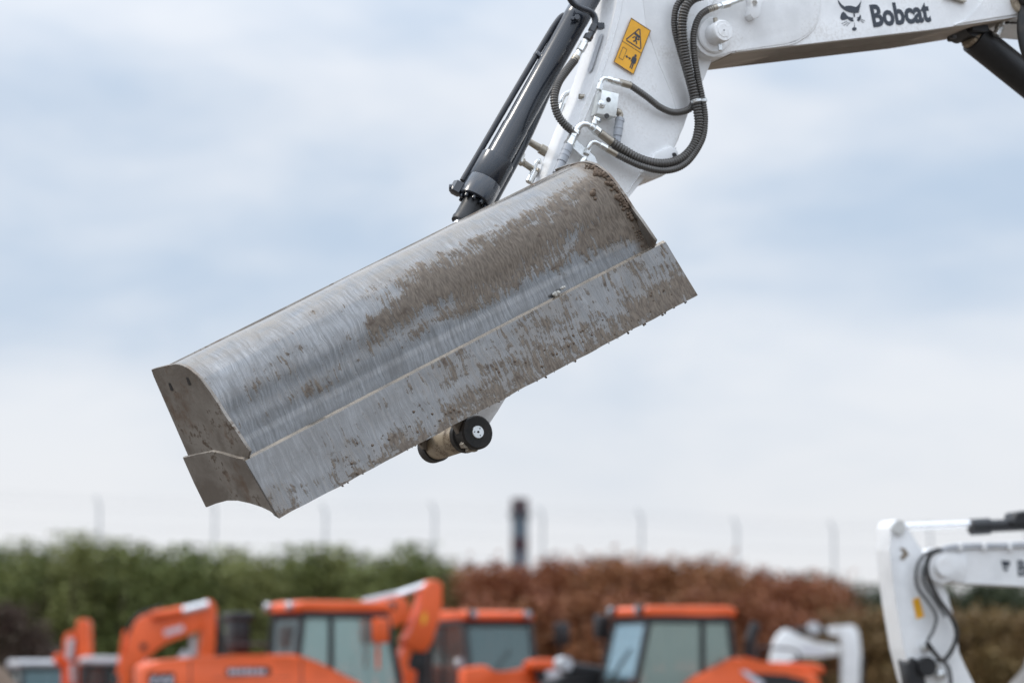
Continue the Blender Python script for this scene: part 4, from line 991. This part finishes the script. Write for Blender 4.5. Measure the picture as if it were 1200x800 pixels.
bm = NB(); pipe(bm, [T3_(-.9, .9, 1.92), T3_(-.9, .9, 2.12), T3_(-.86, .9, 2.16), T3_(-.4, .9, 2.16), T3_(-.36, .9, 2.12), T3_(-.36, .9, 1.92)], .018, 8); fin(bm, 'handrail', M['black'], ex3)
for x0, y0_3, x1, y1_3 in ((222, 773, 223, 812), (250, 793, 340, 793)):
    bm = NB(); prism(bm, S3.pts([(x0, y0_3), (x1 + .5, y0_3), (x1 + .5, y1_3 + .8), (x0, y1_3 + .8)], .051), -Y3 * .002); fin(bm, 'panel_gap', M['groove'], sc3)
B3 = Pl(T3_(1.2, -.05, 2), -Y3)
bm = NB(); prism(bm, B3.pts([(420, 840), (422, 780), (424, 730), (428, 712), (444, 703), (466, 698), (478, 702), (481, 713), (479, 726), (470, 732), (452, 737), (444, 741), (440, 760), (438, 820)], .14), Y3 * .28, .02, 2); b3 = fin(bm, 'boom', M['orange'], ex3)
bm = NB(); prism(bm, B3.pts([(493, 708), (497, 690), (502, 681), (512, 678.5), (519, 684), (519, 705), (514, 728), (507, 752), (499, 764), (486, 762), (477, 756), (475, 749), (484, 737)], .12), Y3 * .24, .02, 2); d3 = fin(bm, 'dipper_arm', M['orange'], ex3)
bm = NB(); prism(bm, B3.pts([(475, 756), (484, 760), (474, 790), (466, 820), (452, 820), (462, 788)], .1), Y3 * .2, .015, 1); fin(bm, 'rocker_link', M['orange'], d3)
bm = NB(); cyl(bm, B3.pt(464, 697), B3.pt(500, 685), .045, 18); fin(bm, 'piston_rod', M['chrome'], ex3)
bm = NB(); cyl(bm, B3.pt(425, 706, .02), B3.pt(464, 697, .02), .052, 18); fin(bm, 'dipper_cylinder', M['lightgrey'], ex3)
bm = NB(); prism(bm, B3.pts([(438, 718.5), (452, 716), (455, 722), (452, 726), (438, 726.5)], .142), -Y3 * .003); fin(bm, 'boom_decal', M['silver'], b3)
bm = NB(); prism(bm, B3.pts([(494, 722), (499, 715), (500, 726), (495, 733)], .122), -Y3 * .003); fin(bm, 'warning_label', M['yellow'], d3)
bm = NB(); cyl(bm, B3.pt(497, 762, -.05), B3.pt(492, 830, -.05), .075, 16); cyl(bm, B3.pt(487, 775, .1), B3.pt(487, 775, -.1), .11, 16); lathe(bm, B3.pt(448, 768, .15), V((0, 0, -1)), [(0, .05), (.1, .06), (.6, .07), (1.0, .05)], 12); fin(bm, 'coupler', M['black'], d3)
for x, y in ((441, 749), (454, 749.5)):
    bm = NB(); lathe(bm, B3.pt(x, y, .16), -Y3, [(0, .055), (.05, .06), (.06, .05), (.065, 0)], 14); fin(bm, 'boom_lamp', M['lampglass'], b3)

# orange machine seen from the front
y4 = rad(-66); L4 = place(566, 52, y4, 1.0, (.6, .57)); T4 = mkT(L4, y4, 1.0)
ex4 = thing('excavator', 'orange excavator with its windscreen towards us, centre, in front of the russet bushes', 'excavator', L4)
tracks(T4, ex4, M['rubber']); house(T4, ex4, M['orange'], hood=1.9); cb4 = cab(T4, ex4, M['orange'], zt=2.60, front='glassm', sidemat='glassd')
X4, Y4, Z4 = axes(T4); F4 = Pl(T4(1.5, 0, 2), X4)
mirror(T4, ex4, 1.3, 1.42, 2.36)
bm = NB(); prism(bm, F4.pts([(545, 783), (570, 779), (584, 790), (600, 786), (622, 782), (634, 786), (640, 830), (545, 830)], .1), -X4 * .25, .03, 2); b4 = fin(bm, 'boom', M['orange'], ex4)
bm = NB(); prism(bm, F4.pts([(622, 776), (630, 772), (650, 771), (654, 778), (652, 784), (624, 784)], .3), -X4 * .3, .03, 2); d4 = fin(bm, 'dipper_arm', M['orange'], ex4)
bm = NB(); prism(bm, F4.pts([(640, 786), (656, 784), (657, 794), (641, 795)], .32), -X4 * .1, .02, 1); fin(bm, 'label_panel', M['lightgrey'], d4)
bm = NB(); cyl(bm, F4.pt(636, 800, .2), F4.pt(636, 786, .2), .10, 16); fin(bm, 'dipper_cylinder', M['black'], d4)
bm = NB(); lathe(bm, F4.pt(537, 777, .3), X4, [(0, .05), (.05, .075), (.06, .07), (.065, 0)], 14); fin(bm, 'boom_lamp', M['lampglass'], b4)

# orange machine facing left
y5 = rad(180 + 23); L5 = place(800, 47.5, y5, 1.0, (.4, .57)); T5 = mkT(L5, y5, 1.0)
ex5 = thing('excavator', 'orange excavator facing left with sky blue reflections in its windscreen', 'excavator', L5)
tracks(T5, ex5, M['rubber']); house(T5, ex5, M['orange'], hood=1.92); cb5 = cab(T5, ex5, M['orange'], zt=2.57, front='glassb', sidemat='glassg')
X5, Y5, Z5 = axes(T5)
S5 = Pl(T5(0, 1.11, 1.5), Y5)
bm = NB(); prism(bm, S5.pts([(802, 806), (815, 793), (838, 782), (858, 774), (866, 768), (872, 773), (900, 776), (935, 784), (957, 789), (962, 796), (962, 830), (802, 830)], .06), -Y5 * .5, .05, 2); h5 = fin(bm, 'side_cover', M['orange'], ex5)
bm = NB(); prism(bm, S5.pts([(880, 788), (920, 790), (945, 797), (945, 808), (890, 808)], .061), Y5 * .004); dk5 = fin(bm, 'side_grille', M['black'], h5)
bm = NB(); prism(bm, S5.pts([(867, 785), (874, 785), (897, 800), (890, 806)], .066), Y5 * .003); fin(bm, 'decal_stripe', M['silver'], h5)
bm = NB(); cyl(bm, S5.pt(878, 786, -.6), S5.pt(879, 748, -.6), .075, 16); cyl(bm, S5.pt(879, 749, -.6), S5.pt(886, 730, -.6), .07, 16); fin(bm, 'exhaust_stack', M['black'], ex5)
bm = NB(); pipe(bm, [T5(-.5, .9, 1.9), T5(-.5, .9, 2.1), T5(-.55, .9, 2.14), T5(-1.0, .9, 2.1), T5(-1.05, .9, 1.9)], .018, 8); fin(bm, 'handrail', M['black'], ex5)
mirror(T5, ex5, 1.0, .30, 2.40); mirror(T5, ex5, 1.15, -.2, 2.4)
F5 = Pl(T5(2.2, -.2, 1.8), Y5)
bm = NB(); cyl(bm, F5.pt(735, 792), F5.pt(662, 781), .075, 18); prism(bm, F5.pts([(740, 790), (700, 786), (668, 788), (640, 800), (640, 820), (745, 820)], .1), -Y5 * .2, .02, 1); a5 = fin(bm, 'folded_boom', M['black'], ex5)
bm = NB(); lathe(bm, F5.pt(664, 777, .1), -Y5, [(0, .05), (0, .09), (.2, .09), (.2, .05)], 16); cyl(bm, F5.pt(664, 778), F5.pt(676, 788), .05, 12); fin(bm, 'pivot_boss', M['lightgrey'], a5)
for x, y in ((739, 784), (728, 790)):
    bm = NB(); lathe(bm, F5.pt(x, y, .2), Y5, [(0, .05), (.05, .08), (.06, .07), (.065, 0)], 14); fin(bm, 'boom_lamp', M['lampglass'], a5)

# two compact orange machines with grey cab roofs, left
y2 = rad(12); L2 = place(122, 58, y2, .8, (.4, .57)); T2 = mkT(L2, y2, .8)
ex2 = thing('compact_excavator', 'compact orange excavator with arched boom and silver cylinder rod, left of the long hood', 'excavator', L2)
tracks(T2, ex2, M['rubber'], .8); house(T2, ex2, M['orange'], .8, 1.6); cab(T2, ex2, M['lightgrey'], -.02, .96, zt=2.55, lamp=False, roofmat=M['lightgrey'], front='glassm', sidemat='glassm')
X2, Y2, Z2 = axes(T2); B2 = Pl(T2(1.2, -.3, 2) + V((0, -1.5, 0)), -Y2)
bm = NB(); prism(bm, B2.pts([(141, 830), (142, 778), (147.5, 760), (152, 744), (158, 729), (166, 722), (177, 718), (208, 710.5), (236, 706), (241, 713), (240, 737), (228, 741), (216, 745), (197, 752), (183, 759), (176, 768), (165, 778), (154, 780), (153, 830)], .12), Y2 * .24, .02, 2); b2 = fin(bm, 'boom', M['orange'], ex2)
bm = NB(); prism(bm, B2.pts([(236, 708), (243, 702), (250, 704), (254, 713), (253, 735), (251, 770), (250, 810), (234, 810), (233, 768), (235, 745)], .10), Y2 * .20, .02, 2); d2 = fin(bm, 'dipper_arm', M['orange'], ex2)
bm = NB(); cyl(bm, B2.pt(213, 715.5, .14), B2.pt(244, 707.5, .14), .06, 18); fin(bm, 'piston_rod', M['chrome'], ex2)
bm = NB(); cyl(bm, B2.pt(178, 721, .14), B2.pt(214, 715.3, .14), .065, 18); fin(bm, 'dipper_cylinder', M['orange'], ex2)
bm = NB(); prism(bm, B2.pts([(192, 738), (214, 732), (216, 738), (193, 745)], .121), -Y2 * .003); fin(bm, 'boom_decal', M['silver'], b2)
bm = NB(); pipe(bm, [B2.pt(x, y) for x, y in ((247, 718), (252, 725), (257, 737), (258.5, 752), (256.5, 770))], .065, 12); fin(bm, 'bucket_cylinder', M['black'], d2)
bm = NB(); cyl(bm, B2.pt(139, 790), B2.pt(147, 738), .035, 14); fin(bm, 'boom_cylinder', M['orange'], ex2)
bm = NB(); lathe(bm, B2.pt(168, 757, .121), -Y2, [(0, .05), (.02, .05), (.02, .02)], 14); fin(bm, 'pivot_boss', M['black'], b2)
bm = NB(); pipe(bm, [B2.pt(x, y, .05) for x, y in ((150, 742), (156, 728), (166, 719), (180, 714), (190, 711))], .025, 10); fin(bm, 'hydraulic_hose', M['rubber'], b2)
bm = NB(); cyl(bm, B2.pt(214, 774), B2.pt(220, 764), .09, 14); cyl(bm, B2.pt(226, 768), B2.pt(226, 744), .05, 14); fin(bm, 'link', M['lightgrey'], d2)

y1 = rad(-70); L1 = place(44, 62, y1, .8, (.4, .5)); T1 = mkT(L1, y1, .8)
ex1 = thing('compact_excavator', 'compact orange excavator at the far left, its narrow arm standing upright', 'excavator', L1)
tracks(T1, ex1, M['rubber'], .8); house(T1, ex1, M['orange'], .8, 1.6); cab(T1, ex1, M['lightgrey'], -.02, .96, zt=2.52, lamp=False, roofmat=M['lightgrey'], front='glassm', sidemat='glassm')
F1 = Pl(at(95, 770, 58), (-CF)); EY = V((0, 1, 0))
bm = NB(); prism(bm, F1.pts([(89.5, 727), (92, 725), (101.5, 725), (104, 728), (105, 760), (105, 850), (89, 850)]), EY * .5, .03, 2); d1 = fin(bm, 'dipper_arm', M['orange'], ex1)
bm = NB(); prism(bm, F1.pts([(74, 746), (77, 741), (85, 740), (89, 736), (90, 744), (84, 752), (83, 830), (71, 830), (73, 780)]), EY * .5, .03, 2); b1_ = fin(bm, 'boom', M['orange'], ex1)
bm = NB(); prism(bm, F1.pts([(61, 768), (66, 764), (74, 768), (74, 780), (64, 778)]), EY * .3, .03, 2); fin(bm, 'boom_bracket', M['orange'], b1_)
bm = NB(); cyl(bm, F1.pt(81, 772, .02), F1.pt(83, 748, .02), .05, 14); cyl(bm, F1.pt(86, 800, .02), F1.pt(85, 778, .02), .05, 14); fin(bm, 'boom_cylinder', M['lightgrey'], b1_)
# dark machine boom and dark upper structure low at far left
y0_ = rad(170); L0 = place(-22, 66, y0_, .8, (.4, .5)); T0 = mkT(L0, y0_, .8)
ex0 = thing('compact_loader', 'dark low machine with pale bonnet cut off by the left edge of the picture', 'loader', L0)
tracks(T0, ex0, M['rubber'], .8); house(T0, ex0, M['lightgrey'], .8, 2.35)

# small white excavator arm beyond the hood, right of centre
y6 = rad(8); L6 = place(880, 66, y6, .8, (.2, .3)); T6 = mkT(L6, y6, .8)
ex6 = thing('compact_excavator', 'small white excavator with hooked arm, behind the orange hood', 'excavator', L6)
tracks(T6, ex6, M['rubber'], .8); house(T6, ex6, M['white'], .8, 1.5); 
X6, Y6, Z6 = axes(T6); B6 = Pl(at(950, 760, 64), -Y6)
bm = NB(); prism(bm, B6.pts([(900, 830), (903, 782), (908, 752), (914, 742), (922, 736), (930, 740), (938, 746), (957, 751.5), (983, 756), (984, 767), (959, 769), (936, 767), (924, 773), (916, 800), (912, 830)], .1), Y6 * .22, .02, 2); b6 = fin(bm, 'boom', M['white'], ex6)
bm = NB(); prism(bm, B6.pts([(970, 735), (982, 733), (998, 731.7), (1004, 735), (1007, 742), (1009, 762), (1007, 830), (988, 830), (988, 768), (989, 745), (972, 743.5)], .09), Y6 * .2, .02, 2); d6 = fin(bm, 'dipper_arm', M['white'], ex6)
bm = NB(); cyl(bm, B6.pt(930, 738), B6.pt(972, 739), .05, 14); fin(bm, 'dipper_cylinder', M['black'], ex6)
bm = NB(); lathe(bm, B6.pt(955, 736, .1), Y6, [(0, .05), (.01, .1), (.2, .1), (.21, .05)], 18); fin(bm, 'lamp_housing', M['lightgrey'], b6)
bm = NB(); prism(bm, B6.pts([(1003, 770), (1012, 768), (1014, 830), (1004, 830)], -.02), Y6 * .1, .01, 1); fin(bm, 'bucket_cylinder', M['black'], d6)
bm = NB(); prism(bm, B6.pts([(940, 757), (966, 762), (966, 766), (938, 763)], .101), -Y6 * .002); fin(bm, 'boom_decal', M['silver'], b6)
bm = NB(); prism(bm, B6.pts([(921, 778), (936, 772), (941, 781), (932, 790), (920, 790)], .0), Y6 * .2, .02, 1); fin(bm, 'boom_cylinder', M['black'], ex6)

# ------------------------------------------------------------------ earth heaps
def mound(name, c, rx, ry, h, label, mat):
    bm = NB(); n, m_ = 36, 12; rings = []
    for j in range(m_ + 1):
        f = j / m_; rr = []
        for i in range(n):
            t = 2 * math.pi * i / n; k = 1 + .25 * mnoise.noise(V((math.cos(t) * 1.5, math.sin(t) * 1.5, f * 2 + c[0])))
            z = h * (1 - f * f) ** 1.2 * (1 + .3 * mnoise.noise(V((math.cos(t) * f * 3, math.sin(t) * f * 3, c[0]))))
            rr.append(bm.verts.new(V(c) + V((rx * f * k * math.cos(t), ry * f * k * math.sin(t), max(-.02, z)))))
        rings.append(rr)
    for A, B in zip(rings, rings[1:]):
        for i in range(n): bm.faces.new((A[i], A[(i + 1) % n], B[(i + 1) % n], B[i]))
    bmesh.ops.remove_doubles(bm, verts=bm.verts, dist=1e-4)
    return fin(bm, name, mat, label=label, cat='heap', org=c)
mound('earth_heap', ground_at(-20, 44), 1.5, 2.0, 1.86, 'brown earth heap in the bottom left corner', M['mud'])
rockm = paint('grey_rubble', (.22, .21, .20), .9, coat=0, scale=6)
mound('rubble_heap', ground_at(1222, 32), .75, 1.0, 2.0, 'grey rubble heap at the bottom right edge', rockm)

# ------------------------------------------------------------------ fence with angled barbed tops, chimney
fd_ = 112.0
fence = thing('security_fence', 'tall wire fence with angled post tops rising above the hedge', 'fence', ground_at(560, fd_))
fx = [-20, 115, 250, 380, 507, 634, 751, 866, 980, 1094, 1206]
ftop = [574, 576, 584, 586, 589, 592, 597, 601, 606, 610, 614]
posts = []
for x, yt in zip(fx, ftop):
    base = ground_at(x, fd_); top = at(x, yt + 9, fd_); top.y = base.y; kink = at(x - 5, yt - 1, fd_); kink.y = base.y; ln_ = V((random.uniform(-.06, .06), 0, random.uniform(-.12, .05))); top += ln_; kink += ln_
    bm = NB(); cyl(bm, base, top, .034, 10); cyl(bm, top - V((0, 0, .02)), kink, .028, 8); fin(bm, 'post', M['galv'], fence); posts.append((top, kink))
for f in (0.98, 0.90, 0.80, 0.68, 0.56):
    bm = NB(); sweep(bm, [V((t.x, t.y + .05, t.z * f)) for t, _ in posts], .004, 5); fin(bm, 'wire', M['galv'], fence)
for f in (0.3, 0.9):
    bm = NB(); sweep(bm, [t.lerp(k, f) for t, k in posts], .004, 5); fin(bm, 'barbed_wire', M['galv'], fence)

cd_ = 420.0; k_ = cd_ / FPX
cb_ = ground_at(609, cd_); chim = thing('chimney', 'dark banded industrial chimney standing far behind the hedge', 'chimney', cb_)
def zc(y): return 1.7 + (800 - y) * k_
for nm, ya, yb, r0, r1, mt in (('shaft', 800 + 1.7 / k_, 646, 9.0, 8.6, 'stackgrey'), ('lower_band', 646, 629, 8.5, 8.3, 'stackred'), ('middle_band', 629, 606, 8.3, 8.2, 'stackgrey'), ('gallery', 606, 600, 10.5, 10.5, 'stackdark'), ('top_band', 600, 584, 8.6, 8.6, 'stackred')):
    bm = NB(); lathe(bm, cb_ + V((0, 0, zc(ya))), V((0, 0, 1)), [(0, r0 * k_ * 1.18), (zc(yb) - zc(ya) - .002, r1 * k_ * 1.18)], 28); fin(bm, nm, M[mt], chim)

# ------------------------------------------------------------------ hedge: individual bushes with stems and leaf crowns
def crown_mesh(name, mat, H, R, n, seed, tall):
    rng = np.random.default_rng(seed)
    nc = 60
    cz_ = rng.uniform(0.10, 1.0, nc) ** 0.8
    cr = R * np.sqrt(rng.uniform(0, 1, nc)) * np.where(cz_ > .72, (1.12 - cz_) / .40, 1.0)
    ct = rng.uniform(0, 2 * np.pi, nc)
    C = np.stack([cr * np.cos(ct), cr * np.sin(ct), cz_ * H * 0.94], 1)
    idx = rng.integers(0, nc, n)
    p = C[idx] + rng.normal(0, 1, (n, 3)) * np.array([R * .24, R * .24, H * (.075 if tall else .05)])
    p[:, 2] = np.clip(p[:, 2], 0.05, H * 1.06)
    sz = rng.uniform(.035, .085, n)
    d = rng.normal(0, 1, (n, 3)); d[:, 2] += .5; d /= np.linalg.norm(d, axis=1)[:, None]
    w = np.cross(d, rng.normal(0, 1, (n, 3))); w /= np.linalg.norm(w, axis=1)[:, None]
    d *= sz[:, None] * 1.5; w *= sz[:, None] * .55
    verts = np.empty((n, 4, 3)); verts[:, 0] = p - d; verts[:, 1] = p + w; verts[:, 2] = p + d; verts[:, 3] = p - w
    me = bpy.data.meshes.new(name)
    me.from_pydata(verts.reshape(-1, 3).tolist(), [], np.arange(4 * n).reshape(-1, 4).tolist())
    me.materials.append(mat); return me
def stem_mesh(name, H, R, seed):
    random.seed(seed); bm = NB()
    for k in range(5):
        t = 2 * math.pi * k / 5 + random.random(); f = random.uniform(.35, .7)
        pts = [V((0.03 * math.cos(t), 0.03 * math.sin(t), -.02)), V((R * .2 * math.cos(t), R * .2 * math.sin(t), H * .2)), V((R * f * math.cos(t), R * f * math.sin(t), H * .5)), V((R * f * 1.1 * math.cos(t + .2), R * f * 1.1 * math.sin(t + .2), H * .85))]
        path = spline(pts, 4); sweep(bm, path, [.05 * (1 - .8 * i / (len(path) - 1)) + .006 for i in range(len(path))], 6)
    me = bpy.data.meshes.new(name); bm.to_mesh(me); bm.free(); me.materials.append(M['bark']); return me
species = {}
for key, mat_, H, R, tall in (('green', 'leafg', 5.0, .85, True), ('russet', 'leafr', 4.7, .95, False), ('olive', 'leafo', 3.7, .95, False), ('dark', 'leafd', 4.1, .9, True), ('purple', 'leafp', 3.6, .9, False)):
    nv = 4 if key in ('green', 'russet') else 2
    species[key] = ([crown_mesh('crown', M[mat_], H, R, 6500, 100 + 7 * i + len(key), tall) for i in range(nv)], [stem_mesh('stem', H, R, 5 + i) for i in range(2)], H)
def bush(key, name, label, group, px, d, ztop, i):
    crowns, stems, H = species[key]; s = ztop / H * {'green': .925, 'russet': .96, 'dark': 1.0}.get(key, .95)
    o = thing(name, label, 'bush', ground_at(px, d), group)
    o.rotation_euler = (0, 0, random.uniform(0, 6.28)); o.scale = (random.uniform(.9, 1.12), random.uniform(.9, 1.12), s)
    for nm, me in (('crown', crowns[i % len(crowns)]), ('stem', stems[i % 2])):
        c = bpy.data.objects.new(nm, me); COL.objects.link(c); c.parent = o
random.seed(21)
def toph(px):
    K = [(-120, 5.1), (0, 5.0), (90, 5.25), (180, 5.05), (300, 4.95), (480, 5.0), (530, 4.75), (560, 4.55), (640, 4.6), (740, 4.8), (830, 4.75), (900, 4.65), (960, 4.25), (1010, 3.9), (1100, 4.05), (1200, 4.1), (1400, 4.1)]
    for (a, za), (b_, zb) in zip(K, K[1:]):
        if a <= px <= b_: return za + (zb - za) * (px - a) / (b_ - a)
    return 4.2
i = 0
for d, stp, off in ((91, 33, 0), (93.2, 36, 15)):
    x = -110 + off
    while x < 545:
        bush('green', 'hedge_bush', 'tall green bush in the dense hedge on the left', 'green hedge bushes', x + random.uniform(-7, 7), d + random.uniform(-.6, .6), toph(x) * random.uniform(.95, 1.03), i); i += 1; x += stp
for d, stp, off in ((89, 37, 8), (91.5, 38, -12), (86.5, 44, 4)):
    x = 556 + off
    while x < (1025 if d < 88 else 985):
        z = toph(x) * random.uniform(.94, 1.03)
        bush('russet', 'russet_bush', 'russet autumn bush in the bank of brown foliage behind the machines', 'russet bushes', x + random.uniform(-8, 8), d + random.uniform(-.6, .6), z * (.8 if d < 88 else 1), i); i += 1; x += stp
for d, stp, off in ((96, 40, 0), (98, 42, 18)):
    x = 955 + off
    while x < 1330:
        bush('dark', 'evergreen_bush', 'dark green bush topping the hedge behind the right-hand white excavator', 'dark green bushes', x, d, toph(x) * random.uniform(.97, 1.03), i); i += 1; x += stp
for d, stp, off in ((86, 44, 0), (88, 44, 20)):
    x = 980 + off
    while x < 1330:
        bush('olive', 'olive_bush', 'olive brown bush low in the hedge at the right', 'olive brown bushes', x, d, random.uniform(3.3, 3.75), i); i += 1; x += stp
for x, z in ((-60, 3.7), (-28, 3.6), (2, 3.5), (24, 3.1)):
    bush('purple', 'dark_purple_bush', 'dark purplish bush in front of the green hedge at the left edge', 'dark purple bushes', x, 84, z, i); i += 1
